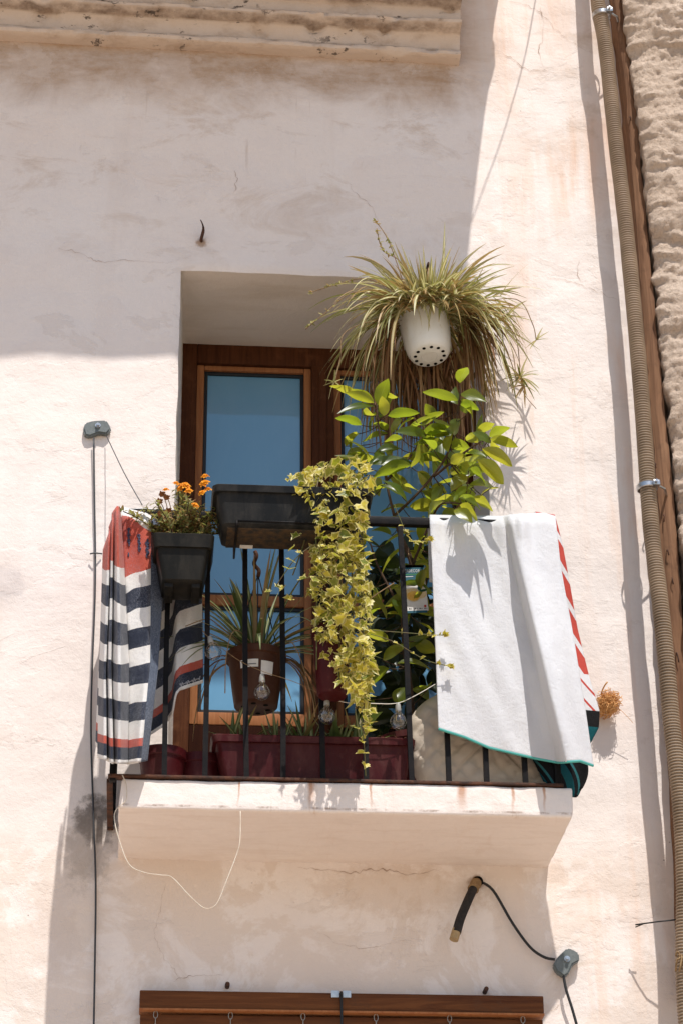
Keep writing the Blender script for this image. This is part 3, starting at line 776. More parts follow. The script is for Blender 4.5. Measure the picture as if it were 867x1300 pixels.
# ------------------------------------------------------------------ wooden roller blind below
bl = root('wooden_blind', 'brown wooden slat blind with a thick head rail on the wall below the balcony', 'blind', at(433, 1290, .03))
h0 = at(178, 1255, .05); h1 = at(689, 1267, .05); hz = at(300, 1282, .05).z; hzt = (h0.z+h1.z)/2
m = MB(); m.box((h0.x, -.055, hz), (h1.x, -.004, hzt), .004); m.build('head_rail', M['bwood'], bl, angle=35)
m = MB(); m.box((h0.x, -.062, hz-.007), (h1.x, -.006, hz-.0005), .002); m.build('rail_lip', M['lwood'], bl, angle=35)
m = MB(); z = hz-.014
for k in range(34):
    m.box((h0.x+.003, -.042, z-.034), (h1.x-.003, -.032, z), .003); z -= .0385
m.build('slats', M['bwood'], bl, angle=35)
for px in (198, 293, 385, 477, 570, 663):
    m = MB(); x = at(px, 1290, .05).x; zz = hz-.004
    for k in range(6):
        c = V((x, -.050, zz-.013-k*.019)); fl_ = k % 2
        m.tube([c+V((math.cos(g)*.006*(1-fl_), math.cos(g)*.006*fl_, math.sin(g)*.011)) for g in [2*math.pi*i/10 for i in range(11)]], .0011, 5, caps=False)
    m.build('chain', M['sock'], bl)
cx = at(433, 1262, .058)
for s in (-1, 1):
    m = MB(); m.box((cx.x+s*.0165-.0115, -.0600, cx.z-.010), (cx.x+s*.0165+.0115, -.0555, cx.z+.010), .001); m.build('clip', M['blueclip'], bl, angle=35)
m = MB(); m.tube([(cx.x, -.062, cx.z+.006), (cx.x, -.068, cx.z-.05), (cx.x+.004, -.066, cx.z-.9)], .004, 6); m.build('pull_cord', M['cablek'], bl)
for px in (289, 616):
    m = MB(); c = at(px, 1251 if px < 400 else 1257, .015); m.tube([V((c.x, .01, c.z)), V((c.x, -.03, c.z))], .007, 8); m.build('wall_peg', M['rust'], bl, angle=35)

# ------------------------------------------------------------------ leaf helpers
def keep_out(p):
    """no foliage inside the wall or the glass"""
    if p.x > HX1-.005 or p.z > HZ1-.005 or p.x < HX0+.005:
        if p.y > -.07: p.y = -.012 - .058*math.exp((-.07-p.y)*7)
    elif p.y > .44: p.y = .44
    return p
def strap(mb, base, dr, length, width, droop, n=9, rnd=None, twist=0., clampw=True, fold=.25):
    d = V(dr).normalized(); p = V(base); st = length/n; rnd = R() if rnd is None else rnd
    side = d.cross(V((0, 0, 1)))
    side = side.normalized() if side.length > .05 else V((math.cos(twist*9), math.sin(twist*9), 0))
    vs, uvs = [], []
    for i in range(n+1):
        t = i/n; w_ = width*(min(1, .55+t*2.2) if t < .3 else 1)*(1-t**2.6)*.5 + .0004
        nrm = side.cross(d).normalized(); s2 = side*math.cos(twist*t)+nrm*math.sin(twist*t); n2 = s2.cross(d)
        for k, a in ((-1, 0), (0, .5), (1, 1)):
            q = p + s2*(k*w_) + n2*(-abs(k)*-w_*fold)
            vs.append(keep_out(q) if clampw else q); uvs.append((a, t))
        d = (d + V((0, 0, -droop*st*(1-.35*t)))).normalized(); p = p + d*st
    mb.add(vs, [(3*i+a, 3*i+a+1, 3*i+4+a, 3*i+3+a) for i in range(n) for a in (0, 1)], uvs, rnd)
    return p
def lleaf(mb, base, tip, width, nrm, curl=.0, rnd=None, n=8, fold=.18, wav=.0):
    base, tip = V(base), V(tip); ax = tip-base; L_ = ax.length; ax.normalize(); nrm = V(nrm); nrm = (nrm-ax*nrm.dot(ax)).normalized()
    sd = ax.cross(nrm); vs, uvs = [], []; rnd = R() if rnd is None else rnd; ph = R()*6
    for i in range(n+1):
        t = i/n; w_ = width*.5*math.sin(math.pi*min(1, t**.82*1.0))**.85 + .0006; z = -curl*L_*(t*t) + .06*L_*math.sin(math.pi*t)
        for k in (-1, -.5, 0, .5, 1):
            q = base + ax*(L_*t) + sd*(k*w_) + nrm*(z + abs(k)*w_*fold*2 + wav*w_*math.sin(t*9+ph+k)*abs(k)); vs.append(keep_out(q)); uvs.append((.5+k*.5, t))
    mb.add(vs, [(5*i+a, 5*i+a+1, 5*i+6+a, 5*i+5+a) for i in range(n) for a in range(4)], uvs, rnd)
IVY = [(0, -.08), (.22, -.22), (.50, -.16), (.42, .10), (.62, .38), (.30, .46), (.16, .62), (0, 1.0)]
def ivyleaf(mb, c, dirv, nrm, size, rnd):
    d = V(dirv).normalized(); nr = V(nrm); nr = (nr-d*nr.dot(d)).normalized(); sd = d.cross(nr); c = V(c)
    la, lb_ = U(.55, 1.1), U(.6, 1.05); iv_ = [(x*(la if k in (2, 3) else lb_ if k in (4,) else 1), z*(lb_ if k == 4 else 1)) for k, (x, z) in enumerate(IVY)]
    out = iv_ + [(-x*U(.85, 1.1), z) for x, z in iv_[-2:0:-1]]; cup = U(.1, .5); bend = U(-.2, .4); sk = U(.8, 1.2)
    vs = [c+nr*0]; uvs = [(.5, 0)]; f = []
    mids = [(x*.5, z*.5+.1) for x, z in out]
    for ring, vv in ((mids, .5), (out, 1.)):
        for x, z in ring:
            r2 = x*x+z*z
            vs.append(keep_out(c + sd*(x*size*sk) + d*(z*size) + nr*(size*(cup*abs(x)*.8 - bend*z*z*.5 + .05*math.sin(x*14+z*9))))); uvs.append((.5+x*.5, vv))
    n = len(out)
    vs[0] = c + d*(.1*size)
    for i in range(n):
        j = (i+1) % n; f.append((0, 1+i, 1+j)); f.append((1+i, 1+n+i, 1+n+j, 1+j))
    mb.add(vs, f, uvs, rnd)

# ------------------------------------------------------------------ hanging white pot with spider plant
pc = at(545, 452, .205)
hp = root('hanging_pot', 'white plastic hanging pot with a ring of drain holes in its base', 'plant pot', pc)
b0 = pc - V((0, 0, 0))
M_t = Matrix.Rotation(math.radians(-7), 3, 'X') @ Matrix.Rotation(math.radians(-5), 3, 'Y')
m = MB(); m.lathe([(r_*.94, z_*.94) for r_, z_ in ((.0, 0), (.058, 0), (.067, .006), (.075, .022), (.081, .055), (.086, .12), (.089, .165), (.095, .167), (.095, .175), (.088, .175), (.084, .15), (0, .148))], b0, 40, M_t); m.build('body', M['whitep'], hp, angle=50)
hn = 12
for i in range(hn):
    g = 2*math.pi*i/hn; m = MB(); m.lathe([(0, -.0012), (.0058, -.0012), (.0058, .003)], b0 + M_t @ V((.047*math.cos(g), .047*math.sin(g), 0)), 10, M_t)
    m.build('drain_hole', M['hole'], hp, smooth=False)
m = MB(); m.lathe([(.024, -.0008), (.026, -.003), (.028, -.0008)], b0, 24, M_t); m.build('base_ring', M['whitep'], hp)
hook = V((pc.x+.005, -.205, pc.z+.35))
m = MB()
for g in (.6, 2.7, 4.8): m.tube([b0 + M_t @ V((.09*math.cos(g), .09*math.sin(g), .172)), hook], .002, 6)
m.build('hanger_strings', M['drystem'], hp)
m = MB(); m.tube(smooth_path([(hook.x, .01, hook.z-.03), (hook.x, -.08, hook.z+.0), (hook.x, -.17, hook.z+.015), (hook.x, -.212, hook.z+.008), (hook.x, -.205, hook.z-.01)], 5), .004, 8)
tag(m.build('wall_bracket', M['rust'], loc=hook), 'thin iron bracket on the wall carrying the white hanging pot', 'bracket')

top = b0 + V((.004, 0, .152))
sp = root('spider_plant', 'big shaggy variegated spider plant spilling from the white hanging pot', 'plant', top)
m = MB()
def front(az): return math.sin(az) < -.25 and abs(math.cos(az)) < .80
for i in range(380):
    az = U(0, 2*math.pi); el = math.radians(U(12, 82)); L_ = U(.17, .35)
    if math.sin(az) > .3: L_ *= .75
    if front(az): L_ *= U(.55, .85); el = math.radians(U(15, 80))
    r_ = U(0, .075); b_ = top + V((math.cos(az)*r_, math.sin(az)*r_*.8, U(-.01, .015)))
    strap(m, b_, (math.cos(az)*math.cos(el), math.sin(az)*math.cos(el)*.85-.10, math.sin(el)), L_, U(.007, .015), U(2, 13), 10, R()*.8, U(-1.6, 1.6))
for i in range(95):   # long drooping skirt, mostly on the left
    az = U(0, 2*math.pi); el = math.radians(U(-5, 50)); L_ = U(.24, .44)
    sx = -1 if R() < .68 else 1; cx_ = U(.45, 1)
    b_ = top + V((sx*U(.05, .10), math.sin(az)*.06, U(-.02, .01)))
    strap(m, b_, (cx_*sx*math.cos(el), math.sin(az)*.7*math.cos(el)-.1, math.sin(el)), L_, U(.006, .011), U(5, 13), 11, U(.1, .9), U(-1, 1))
for i in range(26):     # a few that hang across the pot
    b_ = top + V((U(-.08, .08), -.09, .0)); strap(m, b_, (U(-.9, .9), -.5, U(.2, .8)), U(.08, .20), .012, U(10, 22), 10, R()*.7, U(-.5, .5))
for px, py, bx_, by_ in ((497, 300, 528, 392), (563, 288, 562, 390), (520, 330, 535, 392), (588, 335, 570, 388)):
    p0, p1 = at(bx_, by_, .28), at(px, py, .30); strap(m, p0, p1-p0+V((0, 0, .03)), (p1-p0).length*1.06, .013, 2.0, 10, U(0, .4))
for i in range(60):    # short fringe over the rim
    b_ = top + V((U(-.09, .09), U(-.10, -.07), U(-.01, .02))); strap(m, b_, (U(-1, 1), -.6, U(-.2, .9)), U(.06, .13), U(.008, .013), U(10, 26), 9, R()*.8, U(-1.5, 1.5))
for i in range(70):    # tangle on top
    b_ = top + V((U(-.10, .10), U(-.09, .06), U(.0, .05))); strap(m, b_, (U(-1, 1), U(-1, .6), U(-.1, 1)), U(.08, .20), U(.006, .012), U(6, 30), 10, R(), U(-2, 2))
for i in range(46):    # wisps on the wall side, right of the pot
    b_ = at(U(585, 640), U(375, 420), U(.08, .22)); strap(m, b_, (U(.1, 1), U(-.3, .2), U(-.8, .8)), U(.10, .26), U(.005, .009), U(4, 14), 10, R(), U(-1.4, 1.4))
m.build('foliage', M['spider'], sp)
m = MB()
for i in range(150):  # dead leaves hanging round the pot, thickest on the right
    az = U(0, 2*math.pi); sx = 1 if R() < .72 else -1; L_ = U(.14, .34)
    b_ = top + V((sx*U(.092, .125), U(-.05, .09), U(-.04, .01)))
    strap(m, b_, (sx*U(.1, .75), math.sin(az)*.3, U(-.8, .5)), L_, U(.005, .010), U(10, 24), 10, R(), U(-1.2, 1.2))
for i in range(190):   # thatch behind and below the pot
    b_ = top + V((U(-.17, .13), U(.08, .22), U(-.14, -.02)))
    strap(m, b_, (U(-.4, .4), U(.0, .3), U(-1, -.2)), U(.16, .40), U(.006, .011), U(5, 12), 8, R(), U(-1.2, 1.2))
for i in range(130):  # more dead leaves, added to darken the upper right pane like a reflection
    b_ = at(U(462, 602), U(440, 500), U(-.22, .04)); strap(m, b_, (U(-.4, .4), U(-.1, .1), -1), U(.10, .26), U(.006, .012), U(5, 12), 8, R(), U(-1.2, 1.2))
m.build('dead_leaves', M['dead'], sp)
m = MB(); tips = []
for pts in (((530, 390, .3), (470, 355, .33), (425, 362, .33), (392, 372, .32)), ((525, 395, .3), (455, 370, .34), (410, 400, .34), (388, 418, .33)),
            ((520, 385, .28), (502, 330, .3), (490, 300, .3), (476, 280, .3)), ((525, 385, .28), (510, 335, .3), (486, 318, .3), (478, 290, .31)), ((590, 388, .2), (640, 400, .17), (655, 430, .15), (660, 480, .14)), ((595, 390, .2), (625, 410, .17), (648, 440, .15), (655, 485, .14)),
            ((600, 385, .2), (655, 380, .16), (675, 410, .14), (680, 432, .13)), ((500, 400, .3), (440, 420, .33), (432, 455, .33), (425, 485, .33))):
    q = smooth_path([at(*p) for p in pts], 6); m = MB(); m.tube(q, .0016, 5); tips.append(q); m.build('runner', M['drystem'], sp)
q = tips[4]; m = MB(); m.tube(smooth_path([q[-1], q[-1]+V((.01, 0, -.06)), q[-1]+V((.045, -.01, -.12))], 5), .0012, 5); m.build('runner', M['drystem'], sp)
def baby(m, c, nleaf, L0, L1, wd, dr=7):
    for i in range(nleaf):
        az = U(0, 6.28); el = math.radians(U(-25, 60)); strap(m, c, (math.cos(az)*math.cos(el), math.sin(az)*math.cos(el), math.sin(el)), U(L0, L1), wd, dr, 6)
m = MB(); baby(m, tips[4][-1], 30, .05, .10, .006, 14); baby(m, tips[4][-1]+V((.012, 0, -.03)), 12, .04, .08, .006, 16); m.build('plantlet', M['spider'], sp)
for q, k in ((tips[6], 8), (tips[7], 8)): m = MB(); baby(m, q[-1], k, .03, .055, .005); m.build('plantlet', M['spider'], sp)
for q in tips[:4]:
    m = MB()
    for k in range(len(q)//2, len(q)):
        if R() < .75: baby(m, q[k], 3, .008, .018, .006)
    m.build('runner_blossom', M['spider'], sp)

# ------------------------------------------------------------------ rail planter and ivy
pl = root('rail_planter', 'long anthracite plastic planter hung on the railing with a dirty underside', 'planter', at(370, 650, .55))
a0, a1 = at(270, 616, .64), at(474, 623, .62); pz = (a0.z+a1.z)/2; px0, px1 = a0.x, a1.x; pbz = at(300, 666, .62).z; b0x, b1x = at(283, 664, .62).x, at(452, 668, .62).x
yF, yB = -.645, -.435; yf, yb = -.615, -.462
def tub(x0, x1, y0, y1, z1, X0, X1, Y0, Y1, z0, rimh=.022, out=.010, th=.006, rr=.02, n=5):
    """open rounded trough: outer wall, rim lip, inner wall, soil level"""
    def rr_loop(xa, xb, ya, yb_, z, r):
        pts = []
        for cx_, cy_, g0 in ((xb-r, yb_-r, 0), (xa+r, yb_-r, 90), (xa+r, ya+r, 180), (xb-r, ya+r, 270)):
            for k in range(n+1):
                g = math.radians(g0+90*k/n); pts.append(V((cx_+r*math.cos(g), cy_+r*math.sin(g), z)))
        return pts
    loops = [rr_loop(X0+.012, X1-.012, Y0+.012, Y1-.012, z0, rr*.6), rr_loop(X0, X1, Y0, Y1, z0+.008, rr)]
    hz = z1-rimh; t = (hz-z0)/(z1-z0)
    wall_ = lambda t, z, o: rr_loop(lerp(X0, x0, t)-o+out*0, lerp(X1, x1, t)+o, lerp(Y0, y0, t)-o, lerp(Y1, y1, t)+o, z, rr)
    loops += [wall_(.5, lerp(z0, z1, .5), 0), wall_(t, hz, 0), wall_(t, hz, out), wall_(1, z1-.003, out), wall_(1, z1, out-.003), wall_(1, z1, -th+.002), wall_(1, z1-.02, -th)]
    nn = len(loops[0]); m = MB()
    m.add(sum(loops, []), [(k*nn+i, k*nn+(i+1) % nn, (k+1)*nn+(i+1) % nn, (k+1)*nn+i) for k in range(len(loops)-1) for i in range(nn)] + [tuple(range(nn))[::-1]])
    s = MB(); lp = wall_(1, z1-.02, -th+.001); c = sum(lp, V((0, 0, 0)))/nn; s.add([c+V((0, 0, .008))]+lp, [(0, 1+i, 1+(i+1) % nn) for i in range(nn)])
    return m, s
m, s = tub(px0+.01, px1-.01, yF+.01, yB-.01, pz, b0x, b1x, yf, yb, pbz)
recalc(m.build('tub', M['anthra'], pl, angle=38)); s.build('soil', M['soil'], pl)
m = MB(); m.box((b0x+.014, yf+.014, pbz-.0025), (b1x-.014, yb-.014, pbz+.002), .001); m.build('dirty_base', M['grime'], pl)
for x in (at(301, 664, .62).x, at(432, 668, .62).x):
    m = MB(); m.tube([(x, -RD-.012, RZ-.02), (x, -RD-.012, pbz-.006), (x, yf-.006, pbz-.006), (x, yf-.006, pbz+.012)], .0035, 6)
    m.box((x-.008, -RD-.014, RZ-.03), (x+.008, -RD-.0095, RZ+.013), .001); m.box((x-.008, -RD-.0095, RZ+.0105), (x+.008, -RD+.022, RZ+.014), .001)
    m.build('bracket', M['iron'], pl)
m = MB(); xa, xb = at(301, 664, .62).x, at(432, 668, .62).x; m.tube([(xa, yf-.006, pbz+.012), (xb, yf-.006, pbz+.012)], .0032, 6); m.build('bracket_bar', M['iron'], pl)
lb = at(313, 694, .47)
m = MB(); m.box((lb.x-.020, yb-.036, pbz-.0055), (lb.x+.018, yb-.018, pbz-.0030)); m.build('price_label', M['paper'], pl, smooth=False)

iv = root('ivy', 'yellow green variegated ivy cascading from the long grey planter', 'plant', at(430, 620, .58))
tab = [(584, 455, 462), (590, 400, 470), (600, 364, 478), (620, 370, 476), (645, 385, 472), (680, 386, 466), (720, 386, 470), (760, 384, 474), (800, 392, 474), (840, 398, 476), (865, 420, 474), (890, 440, 472), (915, 450, 474), (935, 454, 466)]
xl = [(y, a+(12 if y > 620 else 4)) for y, a, b in tab]; xr = [(y, b-4) for y, a, b in tab]
m = MB(); ms = MB(); sts = []
for px0_, px1_, ye in ((430, 410, 820), (440, 430, 870), (455, 462, 935), (420, 395, 760), (450, 452, 900), (462, 470, 800), (405, 402, 850), (400, 372, 730)):
    q = smooth_path([at(px0_, 606, .57), at(px0_-4, 640, .60), at(lerp(px0_, px1_, .5)+U(-6, 6), lerp(640, ye, .5), .54), at(px1_, ye, .54)], 8); sts.append(q); ms.tube(q, .0022, 5)
dens = [(584, .6), (600, 1), (680, .9), (720, .9), (850, 1), (880, .5), (905, .25), (935, .15)]
cnt = 0
while cnt < 1100:
    py = U(586, 936)
    if R() > curve(dens, py): continue
    px = U(curve(xl, py), curve(xr, py))
    if 812 < py < 880 and 405 < px < 432 and R() < .85: continue
    dd = U(.56, .70) if py < 660 else U(.50, .68)
    dd -= .07*R()**2
    sz = lerp(.014, .041, R()**1.3)
    d_ = V((U(-1., 1.), U(-.8, .4), U(-1.2, .6))); nr = V((U(-1.2, 1.2), U(-1.2, .1), U(-.2, 1.2)))
    ivyleaf(m, at(px, py, dd), d_, nr, sz, R()); cnt += 1
for px, py, dd in ((370, 697, .6), (378, 700, .6), (372, 712, .6), (366, 722, .6), (360, 745, .55), (352, 742, .55), (343, 750, .55), (370, 760, .55), (382, 735, .58), (378, 678, .6), (372, 604, .62), (366, 608, .62), (382, 602, .6), (390, 610, .6), (458, 940, .6), (462, 955, .58), (464, 970, .56), (455, 925, .6)):
    ivyleaf(m, at(px, py, dd), (U(-.6, .6), -.3, U(-1, .1)), (U(-.5, .5), -1, U(.2, 1)), U(.022, .034), R())
ms.tube(smooth_path([at(400, 690, .6), at(375, 710, .6), at(350, 745, .55)], 5), .0015, 5); ms.tube(smooth_path([at(458, 915, .6), at(462, 945, .58), at(464, 985, .5)], 5), .0015, 5)
# thin trailing runners with pale young leaves, right of the cascade
for pts in (((470, 805, .52), (500, 815, .5), (540, 838, .48), (572, 846, .46)), ((470, 800, .52), (510, 803, .5), (548, 806, .48), (566, 806, .47)), ((500, 640, .46), (508, 660, .46), (518, 682, .46), (530, 688, .46), (545, 684, .46))):
    q = smooth_path([at(*p) for p in pts], 7); ms.tube(q, .0013, 5)
    for k in range(len(q)//3, len(q), 2):
        if R() < .8: ivyleaf(m, q[k], (U(-.6, .8), -.4, U(-.8, .6)), (U(-.5, .5), -1, U(0, 1)), U(.012, .020), U(.5, 1))
    for k in range(6): ivyleaf(m, q[-1], (U(-1, 1), -.4, U(-1, .6)), (U(-.5, .5), -1, U(0, 1)), U(.012, .020), U(.6, 1))
m.build('foliage', M['ivy'], iv); ms.build('stem', M['stem'], iv)

# ------------------------------------------------------------------ marigold pot
mp = root('square_pot', 'dark square plastic pot hung on the railing in front of the striped towel', 'plant pot', at(232, 740, .52))
a0, a1 = at(193, 675, .60), at(273, 676, .60); pz2 = a0.z; q0, q1 = at(206, 738, .57), at(258, 739, .57)
m, s = tub(a0.x+.008, a1.x-.008, -.592, -.412, pz2, q0.x, q1.x, -.572, -.438, q0.z, .042, .008, .006, .016)
recalc(m.build('tub', M['olive'], mp, angle=38)); s.build('soil', M['soil'], mp)
m = MB(); 
for x in (q0.x+.02, q1.x-.02): m.box((x-.012, -.56, q0.z-.012), (x+.012, -.45, q0.z+.002), .002)
m.build('foot', M['olive'], mp, angle=35)
m = MB(); xc = (a0.x+a1.x)/2; m.box((xc-.02, -.4125, pz2-.06), (xc+.02, -.408, RZ+.02), .001); m.build('hook', M['iron'], mp)
mg = root('marigold_plant', 'bushy marigold with orange flowers growing in the dark square pot', 'plant', at(235, 672, .52))
cb = V((xc, -.50, pz2-.01)); m = MB(); ms = MB(); heads = []
for i in range(52):
    az = U(0, 6.28); el = math.radians(U(34, 88)); L_ = U(.09, .20)
    e = cb + V((math.cos(az)*math.cos(el)*L_*1.15, math.sin(az)*math.cos(el)*L_*.8, math.sin(el)*L_)); q = bez(cb+V((math.cos(az)*.03, math.sin(az)*.03, 0)), cb+(e-cb)*.5+V((0, 0, .03)), e, 8); ms.tube(q, .0016, 5)
    for k in range(2, 9):
        for _ in range(7):
            dv = V((U(-1, 1), U(-1, 1), U(-.3, .9))).normalized(); b_ = q[k]+V((U(-.008, .008), U(-.008, .008), 0)); lleaf(m, b_, b_+dv*U(.014, .028), U(.005, .009), V((U(-.6, .6), -.5, 1)), .1, U(0, 1), 4)
m.build('foliage', M['mari'], mg); ms.build('stem', M['bark'], mg)
def flower(c, r, mat, axis=(0, -.6, 1), n=26, name='flower'):
    m = MB(); ax = V(axis).normalized(); a = ax.orthogonal().normalized(); b = ax.cross(a)
    for i in range(n):
        g = i*2.4; t = (i/n); rr_ = r*lerp(.35, 1.0, t); hh = r*lerp(.45, .0, t)
        dv = a*math.cos(g)+b*math.sin(g); lleaf(m, V(c)+ax*hh*.6, V(c)+dv*rr_+ax*hh, r*.55, ax, .12, R(), 5, .1, .3)
    return m.build(name, mat, mg)
for px, py, dd, r in ((261, 605, .54, .016), (260, 614, .55, .021), (264, 622, .55, .017), (236, 617, .54, .021), (230, 620, .53, .017), (211, 622, .54, .013), (248, 642, .57, .017), (240, 624, .55, .018), (224, 614, .53, .014), (257, 626, .56, .016)):
    flower(at(px, py, dd), r, M['petal'], (U(-.5, .5), -.8, U(.4, 1.)))
for px, py, dd in ((206, 627, .54), (212, 631, .55), (204, 652, .54), (214, 648, .55), (203, 636, .53)):
    c = at(px, py, dd); ms = MB(); flower(c, .013, M['deadpetal'], (U(-.5, .5), -.4, -.6), 16, 'withered_flower')
    ms.tube(bez(c, c+V((.02, .01, -.02)), cb+V((-.03, 0, .03)), 8), .0014, 5); ms.build('stem', M['drystem'], mg)

# ------------------------------------------------------------------ lemon tree
lt = root('lemon_tree', 'young lemon tree with big glossy green leaves standing behind the railing', 'tree', at(530, 960, .18))
tb = V((at(530, 960, .18).x, -.18, SZ1+.2))
m = MB(); ms = MB()
Z4 = lambda x, y: (400+x/2.71, 440+y/2.71)
lv = [((497, 125), (517, 70), 40, .38), ((490, 185), (374, 153), 34, .40), ((500, 162), (580, 182), 40, .42), ((216, 202), (248, 116), 44, .34), ((202, 192), (110, 156), 30, .36), ((160, 270), (76, 242), 34, .38), ((205, 205), (92, 214), 20, .34),
      ((250, 238), (350, 228), 36, .38), ((245, 180), (283, 172), 20, .33), ((105, 342), (140, 294), 26, .30), ((384, 312), (288, 288), 40, .36), ((368, 302), (452, 272), 38, .36), ((598, 312), (664, 272), 34, .44), ((602, 330), (548, 296), 36, .42),
      ((600, 318), (694, 338), 34, .46), ((572, 352), (678, 406), 40, .46), ((556, 388), (650, 468), 48, .47), ((464, 402), (514, 374), 34, .40), ((512, 372), (578, 368), 30, .44), ((526, 428), (594, 466), 44, .44), ((334, 402), (186, 394), 40, .36), ((330, 408), (200, 440), 46, .38),
      ((330, 365), (386, 412), 30, .37), ((298, 482), (348, 492), 30, .34), ((440, 530), (384, 590), 50, .36), ((494, 520), (572, 552), 40, .40), ((496, 545), (560, 592), 44, .42), ((480, 528), (408, 520), 34, .36), ((480, 560), (534, 594), 40, .42),
      ((500, 185), (548, 245), 40, .38), ((498, 200), (560, 214), 36, .40), ((246, 290), (205, 260), 40, .30), ((250, 300), (160, 325), 36, .30), ((462, 345), (530, 345), 48, .30), ((470, 300), (450, 350), 44, .31), ((400, 300), (470, 300), 36, .33), ((430, 330), (340, 330), 34, .34),
      ((300, 320), (235, 318), 30, .36), ((236, 330), (262, 372), 34, .31), ((350, 430), (392, 486), 40, .28), ((560, 390), (480, 402), 30, .38), ((300, 380), (420, 384), 32, .34), ((210, 230), (190, 285), 36, .32), ((520, 230), (505, 180), 30, .35), ((150, 300), (120, 345), 30, .28),
      ((520, 440), (470, 490), 44, .28), ((610, 480), (540, 470), 36, .32), ((400, 480), (450, 500), 30, .28), ((150, 400), (210, 380), 34, .34), ((430, 300), (412, 420), 40, .25), ((420, 380), (460, 450), 44, .26),
      ((560, 330), (520, 300), 36, .38), ((600, 372), (520, 390), 30, .40), ((500, 250), (470, 300), 40, .33), ((485, 400), (540, 440), 40, .34), ((220, 420), (300, 470), 36, .30), ((420, 410), (390, 380), 30, .33), ((440, 330), (380, 350), 36, .36), ((560, 300), (610, 260), 34, .40), ((410, 250), (380, 200), 34, .30), ((290, 350), (210, 360), 34, .33), ((540, 480), (480, 520), 40, .34), ((300, 250), (260, 300), 34, .30), ((540, 520), (610, 560), 40, .40), ((440, 480), (400, 560), 44, .33), ((580, 420), (520, 440), 40, .38), ((480, 330), (420, 250), 40, .30), ((170, 360), (120, 400), 32, .32), ((250, 440), (330, 500), 38, .30)]
tips = []
for (b_, t_, w_, d_) in lv:
    d_ += .10*sstep(400, 540, .5*(b_[0]+t_[0]))
    pb, pt = at(*Z4(*b_), d_-.02), at(*Z4(*t_), d_+U(.0, .05))
    pt = pb + (pt-pb)*1.08; ax = (pt-pb); L_ = ax.length
    nr = V((U(-.45, .45), U(.15, .9), 1.)) if R() < .66 else V((U(-.5, .5), -1., U(.1, .5)))
    lleaf(m, pb, pt, max(w_/2.71/390*1.12, .029), nr, U(.02, .16), R(), 10, U(.06, .22), .12); tips.append(pb)
for i in range(36):   # filling leaves inside the crown
    px, py = U(445, 640), U(500, 652)
    if px > 590 and py < 540 or px < 500 and py > 610: continue
    d_ = U(.26, .42); c = at(px, py, d_); dv = V((U(-1, 1), U(-.6, .3), U(-.7, .9))).normalized()
    lleaf(m, c, c+dv*U(.06, .11), U(.024, .040), V((U(-.6, .6), U(-1, .9), U(.2, 1))), U(.02, .2), R(), 8, .14, .12); tips.append(c)
for i in range(70):   # shaded leaves further down and inside
    px, py = U(455, 552), U(660, 905)
    if R() < .35: px, py = U(445, 620), U(560, 655)
    d_ = U(.12, .32); c = at(px, py, d_); dv = V((U(-1, 1), U(-.6, .4), U(-1, .5))).normalized()
    lleaf(m, c, c+dv*U(.06, .12), U(.032, .052), V((U(-.6, .6), U(-1, .8), U(.2, 1))), U(.02, .2), R(), 8); tips.append(c)
md = MB()  # leaves added to darken the lower right pane in place of its reflection
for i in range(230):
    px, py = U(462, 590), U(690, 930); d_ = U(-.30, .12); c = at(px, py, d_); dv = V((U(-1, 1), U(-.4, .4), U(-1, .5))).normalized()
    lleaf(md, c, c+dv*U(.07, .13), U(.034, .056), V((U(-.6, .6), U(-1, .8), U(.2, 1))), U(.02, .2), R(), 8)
m.build('foliage', M['lemon'], lt); md.build('pane_fill_foliage', M['lemond'], lt)
for p in ((555, 640), (520, 600), (480, 560), (560, 540), (585, 590), (545, 500), (600, 560), (480, 520), (515, 680), (500, 780), (530, 850)): pass
trunk = smooth_path([V((tb.x, tb.y, SZ1+.18)), at(520, 880, .2), at(512, 780, .24), at(522, 720, .26), at(508, 680, .27), at(500, 655, .28)], 6)
ms.tube(trunk, [lerp(.011, .006, i/(len(trunk)-1)) for i in range(len(trunk))], 8)
def twig(pts, r0=.0045, r1=.0022):
    q = smooth_path([at(*p) for p in pts], 6); ms.tube(q, [lerp(r0, r1, i/(len(q)-1)) for i in range(len(q))], 6); return q
tw = [twig(((500, 655, .28), (490, 610, .30), (480, 540, .33), (478, 515, .34))), twig(((500, 655, .28), (540, 615, .32), (570, 570, .36), (583, 505, .38), (583, 490, .38))), twig(((550, 605, .33), (595, 570, .40), (622, 555, .44))), twig(((490, 610, .3), (520, 580, .33), (538, 550, .35))),
      twig(((522, 720, .26), (545, 665, .32), (560, 640, .38), (590, 640, .40))), twig(((512, 780, .24), (480, 720, .22), (470, 690, .22))), twig(((512, 780, .24), (540, 740, .22), (548, 700, .2)))]
allp = [p for q in tw+[trunk] for p in q]
for b_ in tips:
    n_ = min(allp, key=lambda p: (p-b_).length)
    if (n_-b_).length < .16: ms.tube(bez(n_, (n_+b_)/2+V((0, 0, -.01)), b_, 5), .0014, 5)
ms.build('trunk', M['bark'], lt)
lp = root('tree_pot', 'round maroon tub holding the lemon tree behind the quilted cushion', 'plant pot', (tb.x, -.17, SZ1))
m = MB(); m.lathe([(0, .002), (.095, .002), (.10, .01), (.125, .20), (.135, .202), (.135, .222), (.125, .222), (.118, .19)], V((tb.x, -.17, SZ1)), 36); m.build('tub', M['maroon'], lp, angle=40)
m = MB(); m.lathe([(.12, .195), (0, .20)], V((tb.x, -.17, SZ1)), 24); m.build('soil', M['soil'], lp)

